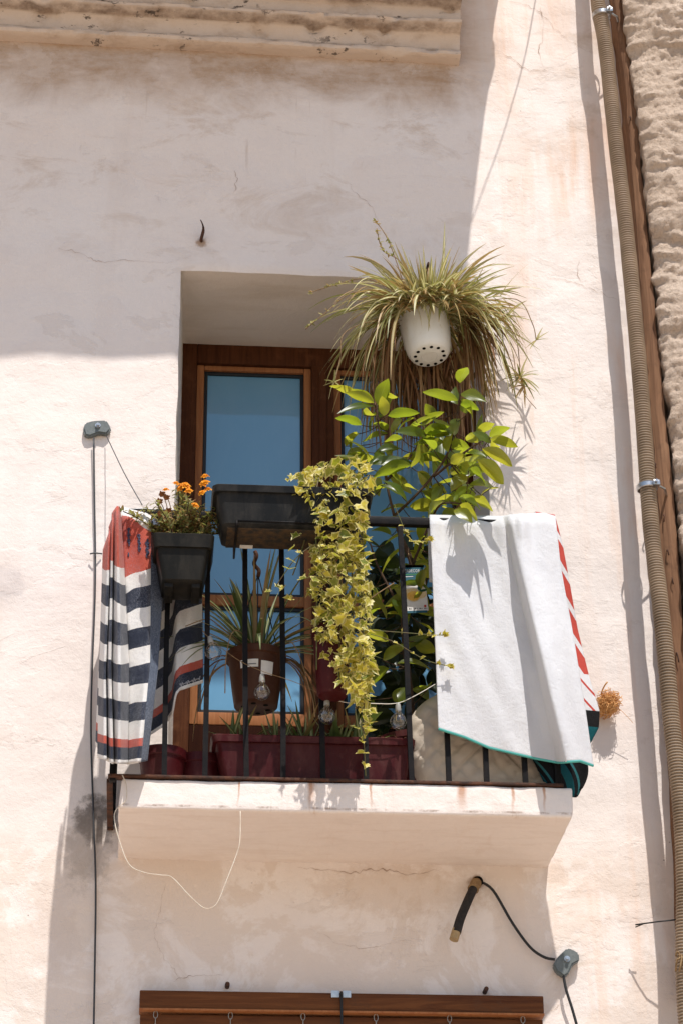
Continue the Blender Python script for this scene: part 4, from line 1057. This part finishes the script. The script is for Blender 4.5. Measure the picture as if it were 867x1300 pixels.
# plant tag on the lemon tree
tg = root('plant_tag', 'teal and white plant tag with printed citrus fruit hanging from the lemon tree', 'tag', at(524, 748, .30))
T0, T1, T2, T3 = at(506, 718, .30), at(540, 717.5, .30), at(509.5, 776, .30), at(543.5, 775, .30)
def tagp(u, v, off=0.): 
    p = T0.lerp(T1, u).lerp(T2.lerp(T3, u), v); p.y = -.30-off; return p
m = MB(); P_ = []
rc = .09
for cx_, cy_, g0 in ((1-rc, rc*.6, -90), (rc, rc*.6, 180)):
    for k in range(6):
        g = math.radians(g0+90*k/5); P_.append((cx_+rc*math.cos(g), cy_+rc*.6*math.sin(g)))
P_ = P_ + [(0, 1), (1, 1)]
nP = len(P_); m.add([tagp(u, v, .001) for u, v in P_]+[tagp(u, v, -.001) for u, v in P_], [tuple(range(nP)), tuple(range(2*nP-1, nP-1, -1))]+[(i, (i+1) % nP, (i+1) % nP+nP, i+nP) for i in range(nP)])
M['tteal'] = simple('tag_teal', (.008, .085, .12), None, .45, .4); M['tgreen'] = simple('tag_green', (.05, .20, .08), None, .6, .2); M['orange'] = simple('tag_orange', (.72, .36, .05), (.80, .50, .12), .6, .2, 120); M['orange2'] = simple('tag_peel', (.72, .50, .22), (.75, .60, .36), .6, .2, 120)
M['tdk'] = simple('tag_dark_green', (.015, .07, .035), None, .6, .2); M['tred'] = simple('tag_red', (.5, .05, .03), None, .6, .2)
recalc(m.build('card', M['paper'], tg, smooth=False))
def patch(uvp, mat, name, off=.0018, par=None):
    m = MB(); m.add([tagp(u, v, off) for u, v in uvp], [tuple(range(len(uvp)))]); return recalc(m.build(name, mat, par or tg, smooth=False))
patch([(u, v) for u, v in P_[:-2]]+[(0.0, .365), (1., .32)], M['tteal'], 'header', .0016)
patch([(.05, 1.0), (.95, 1.0), (.95, 1.05), (.05, 1.05)], M['tteal'], 'footer', .0016)
ell = lambda cx_, cy_, rx, ry, a=0: [(cx_+rx*math.cos(g)*math.cos(a)-ry*math.sin(g)*math.sin(a), cy_+(rx*math.cos(g)*math.sin(a)+ry*math.sin(g)*math.cos(a))) for g in [2*math.pi*i/22 for i in range(22)]]
patch(ell(.36, .60, .30, .085, -.1), M['orange2'], 'fruit_print', .0019); patch(ell(.80, .66, .16, .075, -.2), M['orange2'], 'fruit_print', .0020)
patch(ell(.22, .655, .17, .05, .15), M['orange'], 'fruit_print', .0021); patch(ell(.46, .68, .27, .125), M['orange2'], 'fruit_print', .0022); patch(ell(.46, .68, .23, .105), M['orange'], 'fruit_print', .0024)
patch(ell(.70, .525, .07, .045, .3), M['tdk'], 'leaf_print', .0023); patch(ell(.84, .565, .14, .028, -.1), M['tdk'], 'leaf_print', .0022)
patch([(.84, .88), (.92, .88), (.92, .93), (.84, .93)], M['tred'], 'red_mark', .002)
for u in (.06, .27, .48, .66, .84): patch([(u, .945), (u+.05, .945), (u+.05, .965), (u, .965)], M['ink'], 'symbol_print', .002); patch([(u+.06, .95), (u+.12, .95), (u+.12, .962), (u+.06, .962)], M['cableg'], 'symbol_print', .002)
patch([(.22, .20), (.76, .19), (.76, .212), (.22, .222)], M['tgreen'], 'subtitle_print', .002); patch([(.06, .252), (.50, .245), (.50, .258), (.06, .265)], M['paper'], 'subtitle_print', .002)
def text(body, u0_, v0_, u1_, v1_, mat, name):
    cu = bpy.data.curves.new('lettering', 'FONT'); cu.body = body; cu.size = 1; cu.space_character = 1.25
    to = bpy.data.objects.new('lettering', cu); COL.objects.link(to); bpy.context.view_layer.update()
    me = bpy.data.meshes.new_from_object(to.evaluated_get(bpy.context.evaluated_depsgraph_get())); bpy.data.objects.remove(to)
    X = [v.co.x for v in me.vertices]; Y = [v.co.y for v in me.vertices]
    m = MB(); m.add([tagp(lerp(u0_, u1_, (v.co.x-min(X))/(max(X)-min(X))), lerp(v1_, v0_, (v.co.y-min(Y))/(max(Y)-min(Y))), .0022) for v in me.vertices], [tuple(p.vertices) for p in me.polygons])
    recalc(m.build(name, mat, tg, smooth=False)); bpy.data.meshes.remove(me)
text('VERDECORA', .12, .095, .84, .16, M['paper'], 'lettering')
m = MB(); m.tube(bez(tagp(.5, .04, .001), at(520, 712, .29), at(518, 702, .27), 6), .0012, 5); m.build('tie', M['drystem'], tg)

# ------------------------------------------------------------------ brown hanging pot with spider plant
bpz1 = at(325, 832, .28); bpz0 = at(325, 899, .28)
bp = root('brown_pot', 'brown plastic pot with a white sticker hanging inside the railing', 'plant pot', (bpz0.x, -.28, bpz0.z))
hh = bpz1.z-bpz0.z; c0 = V((bpz0.x, -.28, bpz0.z))
m = MB(); m.lathe([(0, 0), (.058, 0), (.064, .004), (.072, hh*.35), (.082, hh*.86), (.084, hh*.87), (.089, hh*.875), (.090, hh), (.082, hh), (.078, hh*.9)], c0, 36); m.build('body', M['brownp'], bp, angle=40)
m = MB(); m.lathe([(.079, hh*.92), (0, hh*.95)], c0, 20); m.build('soil', M['soil'], bp)
for i in range(6):
    g = 2*math.pi*i/6+.3; m = MB(); m.lathe([(0, -.001), (.008, -.001)], c0+V((.038*math.cos(g), .038*math.sin(g), 0)), 8)
    m.build('drain_hole', M['hole'], bp, smooth=False)
def on_pot(g0, g1, t0, t1, o):
    f = lambda u, v: c0 + V((math.cos(lerp(g0, g1, u))*(lerp(.064, .0825, lerp(t0, t1, v)/.87)+o), math.sin(lerp(g0, g1, u))*(lerp(.064, .0825, lerp(t0, t1, v)/.87)+o), hh*lerp(t0, t1, v)))
    q = MB(); q.grid(f, 8, 2); return q
on_pot(math.radians(-128), math.radians(-88), .58, .72, .002).build('sticker', M['paper'], bp); on_pot(math.radians(-82), math.radians(-54), .46, .70, .002).build('sticker', M['paper'], bp)
on_pot(math.radians(-124), math.radians(-116), .66, .70, .003).build('sticker_print', M['ink'], bp); on_pot(math.radians(-112), math.radians(-92), .62, .64, .003).build('sticker_print', M['cableg'], bp)
hk = at(328, 726, .36)
m = MB(); m.tube(smooth_path([at(324, 700, .38), at(326, 706, .38), at(323, 716, .37), at(329, 724, .36), at(328, 732, .36)], 5), .006, 8); m.build('hanger_hook', M['rust'], bp)
m = MB()
for g in (.5, 2.6, 4.7): m.tube([c0+V((.087*math.cos(g), .087*math.sin(g), hh)), hk+V((0, 0, -.01))], .0018, 5)
m.build('hanger_strings', M['cablek'], bp)
sp2 = root('spider_plant', 'green striped spider plant arching out of the brown hanging pot', 'plant', c0+V((0, 0, hh)))
tp = c0+V((0, 0, hh*.95)); m = MB()
for i in range(62):
    az = U(0, 6.28); el = math.radians(U(25, 85)); b_ = tp+V((math.cos(az)*.03, math.sin(az)*.03, 0))
    strap(m, b_, (math.cos(az)*math.cos(el), math.sin(az)*math.cos(el)*.75-.05, math.sin(el)), U(.16, .33), U(.010, .016), U(3, 8), 11, R(), U(-.5, .5))
for px, py in ((310, 700), (352, 692), (275, 790), (268, 812), (345, 700), (300, 745), (395, 800), (480, 803)):
    p1 = at(px, py, .34); strap(m, tp, (p1-tp)+V((0, 0, .10)), (p1-tp).length*1.08, .014, 2.6, 11, U(0, .5))
m.build('foliage', M['shadeblade'], sp2)
m = MB()
for i in range(14):
    az = U(-.6, .6) + (math.pi if R() < .5 else 0); b_ = tp+V((math.cos(az)*.08, math.sin(az)*.08, .0)); strap(m, b_, (math.cos(az), math.sin(az)*.5-.1, U(-.2, .5)), U(.16, .30), U(.007, .012), U(14, 24), 11, R(), U(-1, 1))
m.build('dead_leaves', M['dead'], sp2)
m = MB()
for pts in (((330, 828, .3), (300, 800, .4), (288, 830, .40), (286, 880, .40)), ((330, 828, .3), (370, 815, .4), (395, 880, .42), (400, 910, .42)), ((318, 826, .3), (276, 792, .38), (262, 786, .4), (236, 795, .42)), ((330, 826, .3), (420, 800, .44), (470, 760, .45), (500, 740, .44))):
    m = MB(); m.tube(smooth_path([at(*p) for p in pts], 7), .0016, 5); m.build('runner', M['drystem'], sp2)
# maroon pot behind the ivy
c1 = at(422, 884, .47); 
hp2 = root('maroon_hanging_pot', 'tall maroon pot half hidden behind the lower ivy', 'plant pot', c1)
hh2 = at(420, 800, .47).z - c1.z
m = MB(); m.lathe([(0, 0), (.040, 0), (.044, .006), (.056, hh2*.9), (.061, hh2*.9), (.062, hh2), (.054, hh2), (.052, hh2*.93), (0, hh2*.92)], c1+V((0, .0, 0)), 28); m.build('body', M['maroon'], hp2, angle=40)
m = MB(); m.tube([c1+V((0, .062, hh2*.98)), c1+V((0, .075, hh2+.06)), V((c1.x, -RD+.012, RZ+.014))], .003, 6); m.build('hanger', M['iron'], hp2)

# ------------------------------------------------------------------ floor of the balcony: trough, pots, cushion
tr_z = at(400, 938, .35).z; tx0, tx1 = at(268, 938, .36).x, at(527, 942, .36).x
trg = root('floor_trough', 'long maroon plastic trough standing on the balcony floor', 'planter', ((tx0+tx1)/2, -.30, SZ1))
m, s = tub(tx0+.01, tx1-.01, -.365, -.215, tr_z, tx0+.045, tx1-.03, -.348, -.232, SZ1+.012, .022, .010, .006, .018)
recalc(m.build('tub', M['maroon'], trg, angle=38)); s.build('soil', M['soil'], trg)
m = MB(); m.box((tx0+.03, -.37, SZ1+.0005), (tx1-.02, -.21, SZ1+.014), .004); m.build('drip_tray', M['maroon'], trg, angle=35)
def tuft(cx_px, n, L0, L1, label, name='young_spider_plant', w_=.013):
    b_ = V((at(cx_px, 935, .29).x, -.29, tr_z-.015)); r = root(name, label, 'plant', b_, 'young plants in the maroon trough')
    m = MB()
    for i in range(n):
        az = U(0, 6.28); el = math.radians(U(30, 85)); strap(m, b_+V((U(-.02, .02), U(-.02, .02), 0)), (math.cos(az)*math.cos(el), math.sin(az)*math.cos(el)*.7-.08, math.sin(el)), U(L0, L1), w_, U(1.5, 6), 8)
    m.build('foliage', M['shadeblade'], r)
tuft(302, 16, .08, .17, 'spiky striped plant at the trough end nearest the round maroon pots')
tuft(352, 12, .07, .13, 'low striped tuft under the brown hanging pot')
tuft(388, 18, .09, .18, 'spiky striped plant between the first light bulb and the ivy')
tuft(425, 16, .09, .17, 'broad striped plant right behind a hanging clear bulb', w_=.018)
tuft(452, 10, .08, .14, 'striped tuft behind the tip of the ivy')
b_ = V((at(497, 935, .29).x, -.29, tr_z-.012)); sd = root('red_succulent', 'low reddish succulent at the cushion end of the maroon trough', 'plant', b_)
m = MB()
for i in range(420):
    c = b_+V((U(-.05, .06), U(-.05, .05), U(0, .028))); dv = V((U(-1, 1), U(-1, 1), U(0, 1))).normalized(); lleaf(m, c, c+dv*U(.006, .013), .005, (U(-1, 1), -1, 1), 0, R(), 3)
m.build('foliage', M['sedum'], sd)
for px0_, px1_, ptop, dd, lab in ((176, 238, 936, .30, 'wide round maroon pot on the balcony floor behind the striped towel'), (240, 268, 944, .24, 'small round maroon pot between the wide pot and the trough')):
    x0, x1 = at(px0_, ptop+10, dd).x, at(px1_, ptop+10, dd).x; r_ = (x1-x0)/2 if px0_ < 200 else .075; c = V(((x0+x1)/2, -dd+r_*.2, SZ1)); zt = at(200, ptop+6, dd+r_).z-SZ1
    rr_ = root('round_pot', lab, 'plant pot', c); m = MB(); m.lathe([(0, .002), (r_*.72, .002), (r_*.76, .01), (r_*.93, zt*.8), (r_*1., zt*.82), (r_*1.02, zt), (r_*.94, zt), (r_*.9, zt*.85)], c, 36); m.build('body', M['maroon'], rr_, angle=40)
    m = MB(); m.lathe([(r_*.91, zt*.9), (0, zt*.92)], c, 20); m.build('soil', M['soil'], rr_)
# quilted cushion leaning on the railing
cc = at(618, 985, .28); cw = (at(722, 960, .28).x-at(518, 960, .28).x)/2; chh = at(600, 886, .28).z - SZ1
cu = MB()
def cush(u, v):
    g = 2*math.pi*u; ph = lerp(-math.pi/2, math.pi/2, v)
    ca, sa = math.cos(ph), math.sin(ph); se = lambda x, e: math.copysign(abs(x)**e, x)
    x = se(math.cos(g), .8)*se(ca, .55); z = se(math.sin(g), .8)*se(ca, .55); y = se(sa, .9)
    X, Z_ = x*cw, z*chh*.56
    qd = .5+.5*math.cos((X+Z_)*2*math.pi/.062); qe = .5+.5*math.cos((X-Z_)*2*math.pi/.062)
    puff = min(1-qd**6, 1-qe**6)
    return V((at(618, 960, .28).x+X, -.26 + y*(.085+.012*puff), SZ1+chh*.50+Z_+.012))
cu.grid(cush, 120, 60)
co = recalc(cu.build('quilted_cushion', M['quilt'], loc=(cc.x, -.26, SZ1))); tag(co, 'round beige quilted cushion leaning behind the bars under the white towel', 'cushion')

# ------------------------------------------------------------------ striped towel over the corner of the railing
st = root('striped_towel', 'navy and white striped beach towel with red bands hanging over the railing corner', 'towel', at(160, 660, .42))
# creases: (px at top, mid, bottom ; depth ; top y ; bottom y)
CR = [(0.00, 132, 127, 125, .40, 698, 962), (.10, 141, 134.5, 135, .53, 672, 965), (.13, 139, 132.5, 133.5, .39, 670, 964), (.24, 145, 141, 144, .55, 655, 970), (.27, 143, 139.5, 142.5, .46, 652, 968), (.42, 149.5, 152, 152, .57, 643, 970), (.55, 154, 164, 163, .455, 644, 970), (.60, 156, 166, 165, .47, 644.5, 970), (.85, 186, 187, 176, .49, 652, 968), (1.0, 212, 201, 187, .45, 668, 966)]
def crv(u, k): return curve([(c[0], c[k]) for c in CR], u)
def scrv(u, k):
    return (crv(u-.018, k)+crv(u, k)*2+crv(u+.018, k))/4
def towel_pt(u, v):
    xt, xm, xb = crv(u, 1), crv(u, 2), crv(u, 3)
    x = lerp(xt, xm, v/.6) if v < .6 else lerp(xm, xb, (v-.6)/.4)
    y = lerp(crv(u, 5), crv(u, 6), v)
    d = scrv(u, 4) + .012*math.sin(v*7+u*9)*v + MN.noise(V((u*5, v*5, 2)))*.008
    k = max(0, 1-v/.05); d -= k*k*.035
    return at(x, y, d)
def towel_uv(u, v):
    y0, y1 = crv(u, 5), crv(u, 6); s = (y1-lerp(y0, y1, v))
    if u > .56: s *= 1.06 - .05*sstep(.6, 1, u)
    s += 4*math.sin(u*16)*(s/320)
    if u > .56: s += lerp(-15, 24, (u-.6)/.35)*(1-sstep(.02, .22, v))
    s += 9*MN.noise(V((u*4, v*5, 3)))*(1-v) + (7 if u < .12 else -5 if u < .26 else 0)*(1-v)
    if s > 318 and u < .5: s = 300
    return (u, s/340)
m = MB(); m.grid(towel_pt, 90, 110, towel_uv); solid(m.build('outer_drape', M['striped'], st), .005)
m = MB()   # side strip running back to the wall over the side rail
def side_pt(u, v):
    d = lerp(.40, .02, u); zt = RZ+.018; zb = lerp(at(126, 962, .34).z, RZ-.50, u); x = RX0 - .010 - .016*abs(math.sin(u*9)) - .018*math.sin(min(1, v*1.2)*math.pi*.5)*(1-.3*u)
    if u > .5: zb += .12*(u-.5)
    k = max(0, 1-v/.04)
    return V((x + k*k*.016, -d, lerp(zt, zb, v)))
m.grid(side_pt, 40, 60, lambda u, v: (u*.8, (1-v)*.98)); solid(m.build('side_drape', M['striped'], st), .005)
m = MB()   # inner half, hanging inside the bars
btab = [(0, 940), (.36, 922), (.50, 906), (.55, 884), (.61, 877), (1, 867)]
def inner_pt(u, v):
    x = lerp(lerp(188, 255, u), lerp(181, 258, u), v); yb = curve(btab, u); y = lerp(664, yb, v)
    return at(x, y, .335 + .018*math.sin(u*9+v*1.5) + .03*math.exp(-((u-.55)/.08)**2)*v - max(0, .05-v)*1.0*0)
def inner_uv(u, v):
    yb = curve(btab, u); s = (yb-lerp(664, yb, v))*1.02; return (u*.8, (s+1)/340)
m.grid(inner_pt, 50, 80, inner_uv); solid(m.build('inner_drape', M['striped'], st), .005)
m = MB()   # part lying over the rail, joins outer and inner halves
m.grid(lambda u, v: V((lerp(RX0-.012, at(213, 660, .42).x, u), lerp(-RD-.004, -RD+.05, v), RZ+.0115+.003*math.sin(v*math.pi)+.002*math.sin(u*14))), 24, 8, lambda u, v: (u*.8, .96)); solid(m.build('top_fold', M['striped'], st), .005)
# printed script on the towel
def scribble(pts_uv, surf, r, mat, name, off=.0045):
    q = [surf(u, v)+V((0, -off, .001)) for u, v in pts_uv]; mm = MB(); mm.tube(q, r, 5); return mm
def script(u0_, v0_, v1_, amp, surf, nw_):
    pts = []
    for i in range(nw_*10+1):
        t = i/(nw_*10); pts.append((u0_ + amp*math.sin(t*nw_*2*math.pi)*(.55+.45*math.sin(t*17+u0_*40)), lerp(v0_, v1_, t)+.006*math.cos(t*nw_*2*math.pi*1.0)))
    return pts
def vfor(u, y): return (y-crv(u, 5))/(crv(u, 6)-crv(u, 5))
for u0_, ya, yb in ((.655, 672, 693), (.77, 680, 700), (.86, 686, 708), (.36, 652, 672), (.642, 704, 706)):
    mm = scribble(script(u0_, vfor(u0_, ya), vfor(u0_, yb), .016 if ya != 704 else .006, towel_pt, 6 if ya != 704 else 1), towel_pt, .0019, M['navyink'], 'printed_script'); mm.build('printed_script', M['navyink'], st)
mm = scribble([(lerp(.62, .96, i/50), vv) for i, vv in [(i, 1-(6+3.0*math.sin(i*1.3)*(.5+.5*math.sin(i*.41)))/ (curve(btab, lerp(.62, .96, i/50))-664)) for i in range(51)]], inner_pt, .0011, M['paleink'], 'printed_script'); mm.build('printed_script', M['paleink'], st)

# ------------------------------------------------------------------ white beach towel over the other corner
wt = root('white_towel', 'white terry beach towel with a red and teal printed back draped over the railing', 'towel', at(640, 660, .43))
ttop = [(545, 654.5), (600, 655.5), (636, 656), (646, 654), (660, 653), (690, 652), (704, 656)]
tbot = [(556, 925), (590, 936), (620, 949), (650, 956), (680, 963), (708, 968), (735, 966), (752, 972)]
lft = [(0, 545), (.35, 549), (.7, 553), (1, 556)]; rgt = [(0, 704), (.2, 711), (.5, 728), (.8, 743), (1, 752)]
def wt_pt(u, v):
    # the top edge is narrower than the bottom: columns fan out
    xt = lerp(545, 704, u); xb = lerp(556, 752, u); x = lerp(curve(lft, v), curve(rgt, v), u)
    y = lerp(curve(ttop, xt), curve(tbot, xb), v)
    y -= 0
    uf = lerp(.615, .80, v**.9)
    ridge = sstep(uf-.035, uf+.035, u)
    A = lerp(.050, .105, sstep(0, .6, v))
    d = .424 + .012*v + A*ridge*(1-.80*sstep(uf+.06, 1.02, u)) - .020*math.exp(-((u-uf+.10)/.09)**2)*v
    d += .008*math.sin(u*7+1.1+v*1.5)*v + MN.noise(V((u*3.2, v*2.2, 1)))*.016*sstep(0, .12, v) + MN.noise(V((u*11+v*3, v*3.5, 4)))*.0045*sstep(0, .1, v) + .009*math.sin(u*27+v*3+2*math.sin(u*9))*math.exp(-v*5) + MN.noise(V((u*7-v*5, v*1.6, 7)))*.007*sstep(0, .2, v)
    k = max(0, 1-v/.045); d -= k*k*.03
    return at(x, y, d)
m = MB(); m.grid(wt_pt, 110, 120); solid(m.build('terry_front', M['terry'], wt), .006)
m = MB(); m.tube([wt_pt(i/80, 1.0) for i in range(81)], .0042, 6); m.build('hem', M['teal'], wt)
m = MB(); m.grid(lambda u, v: V((lerp(at(545, 658, .43).x, RX1+.02, u), lerp(-RD-.004, -RD+.03, min(1, v*2)), RZ+.0115+.002*math.sin(min(1, v*2)*math.pi) - max(0, v-.5)*.40 + .002*math.sin(u*11)*math.sin(v*3))), 30, 24); solid(m.build('inner_half', M['terry'], wt), .006)
re = [(0, 703), (.13, 713), (.3, 722), (.5, 732), (.7, 746), (.86, 760), (.93, 759), (1, 748)]
def flap(u, v):
    y = lerp(654, 944, v); xr_ = curve(re, v)-(0 if v < .9 else 0); xl_ = min(curve(rgt, min(1, v*.92))-26, xr_-10)
    x = lerp(xl_, xr_, u); return at(x, y+ (1-u)*-4, .385 - .05*u + .008*math.sin(v*9))
m = MB(); m.grid(flap, 20, 90, lambda u, v: (u, v)); solid(m.build('printed_flap', M['print_red'], wt), .006)
def flap2(u, v):
    xt = lerp(668, 739, u); xb = lerp(690, 733, u); y0 = lerp(948, 952, u); y1 = lerp(992, 1012, min(1, u*1.35)) - 12*sstep(.82, 1, u)
    return at(lerp(xt, xb, v)+ (10*math.sin(v*2.6) if u > .6 else 10*math.sin(v*2.6)*u/.6), lerp(y0, y1, v), .375 + .02*math.sin(u*6))
m = MB(); m.grid(flap2, 30, 30, lambda u, v: (u, v)); solid(m.build('printed_corner', M['print_teal'], wt), .006)

# ------------------------------------------------------------------ straw tuft on the wall
c = at(770, 896, .03); m = MB()
for i in range(480):
    a_ = U(0, 6.28); b_ = U(-.5, 1.3); r1 = U(.004, .042)
    p = V((c.x+r1*math.cos(a_)*.95, -.012-abs(U(0, .055)), c.z+r1*math.sin(a_)))
    q = [p]; dv = V((U(-1, 1), U(-.6, .6), U(-1, 1))).normalized()
    for k in range(7):
        dv = (dv + V((U(-1, 1), U(-1, 1), U(-1, 1)))*.5 + (c+V((0, -.03, 0))-q[-1])*14).normalized(); q.append(q[-1]+dv*.0065)
    for x in q: x.y = min(x.y, -.008)
    m.tube(q, .0010, 4, R())
for i in range(12):
    p = c+V((U(-.02, .02), -.03, U(-.02, .02))); m.tube(bez(p, p+V((U(-.03, .05), -.01, U(-.03, .03))), p+V((U(-.03, .065), U(-.01, .01), U(-.05, .04))), 6), .0007, 4)
m.tube(bez(c+V((-.02, -.02, .03)), c+V((-.015, -.04, .05)), c+V((-.004, -.05, .058)), 6), .0025, 5)
tag(m.build('straw_nest', M['straw'], loc=c), 'tuft of dry orange straw stuck to the wall beside the white towel', 'nest')

# ------------------------------------------------------------------ string lights
sl = root('string_lights', 'string of clear light bulbs strung along the balcony bars', 'string lights', at(400, 890, .43))
wp = [(258, 798, .43), (262, 806, .43), (300, 836, .43), (333, 852, .43), (375, 866, .43), (414, 884, .43), (440, 892, .43), (470, 893, .43), (502, 893, .43), (525, 884, .43), (553, 868, .42)]
q = smooth_path([at(*p) for p in wp], 6); m = MB(); m.tube(q[:31], .0009, 5); m.build('wire', M['drystem'], sl); m = MB(); m.tube(q[30:], .0011, 5); m.build('wire', M['white_c'], sl)
for px, py, py2 in ((267, 810, 824), (333, 858, 890), (415, 888, 911), (505, 895, 909)):
    a_ = at(px, py, .435); b_ = at(px, py2, .435); dv = V((0, 0, -1.)) if px > 300 else V((.2, -.2, -1)).normalized()
    rot = V((0, 0, -1)).rotation_difference(dv).to_matrix()
    m = MB(); m.lathe([(0, .004), (.006, .004), (.008, -.004), (.009, -.018), (.008, -.020), (0, -.02)], a_, 14, rot); s_ = m.build('socket', M['sock'], sl, angle=40)
    m = MB(); m.lathe([(.008, -.019), (.010, -.026), (.019, -.036), (.0245, -.048), (.0245, -.056), (.019, -.068), (.010, -.075), (0, -.077)], a_, 22, rot); m.build('bulb', M['bulb'], sl)
    m = MB(); m.tube([a_+rot@V((-.004, 0, -.02)), a_+rot@V((-.007, 0, -.05)), a_+rot@V((.007, 0, -.052)), a_+rot@V((.004, 0, -.02))], .0008, 4); m.build('filament', M['brass'], sl)

# ------------------------------------------------------------------ light, sky, camera
sv = -SUN.normalized(); el = math.asin(sv.z); az = math.atan2(sv.x, sv.y)
wld = bpy.data.worlds.new('World'); sc.world = wld; wld.use_nodes = True
nt = wld.node_tree; bg = nt.nodes['Background']; sky = nt.nodes.new('ShaderNodeTexSky'); sky.sky_type = 'NISHITA'; sky.sun_disc = False
sky.sun_elevation = el; sky.sun_rotation = az; sky.air_density = 1.0; sky.dust_density = .6; sky.ozone_density = 1.2
nt.links.new(sky.outputs[0], bg.inputs[0]); bg.inputs[1].default_value = .105
sd_ = bpy.data.lights.new('sun', 'SUN'); sd_.energy = 3.8; sd_.angle = math.radians(.5); sd_.color = (1, .96, .915)
so = bpy.data.objects.new('sun', sd_); COL.objects.link(so); so.rotation_euler = SUN.to_track_quat('-Z', 'Y').to_euler(); so.location = (0, -4, 14)
cd_ = bpy.data.cameras.new('camera'); co_ = bpy.data.objects.new('camera', cd_); COL.objects.link(co_)
cd_.sensor_fit = 'VERTICAL'; cd_.sensor_height = 36; cd_.sensor_width = 24; cd_.lens = F/1300*36; cd_.clip_end = 500; cd_.clip_start = .05
co_.matrix_world = Matrix((( rt.x, up.x, -fw.x, CAM.x), (rt.y, up.y, -fw.y, CAM.y), (rt.z, up.z, -fw.z, CAM.z), (0, 0, 0, 1)))
sc.camera = co_
sc.view_settings.view_transform = 'Standard'; sc.view_settings.look = 'None'; sc.view_settings.exposure = .45; sc.view_settings.gamma = 1; sc.view_settings.use_curve_mapping = False
sc.render.resolution_x = 682; sc.render.resolution_y = 1024
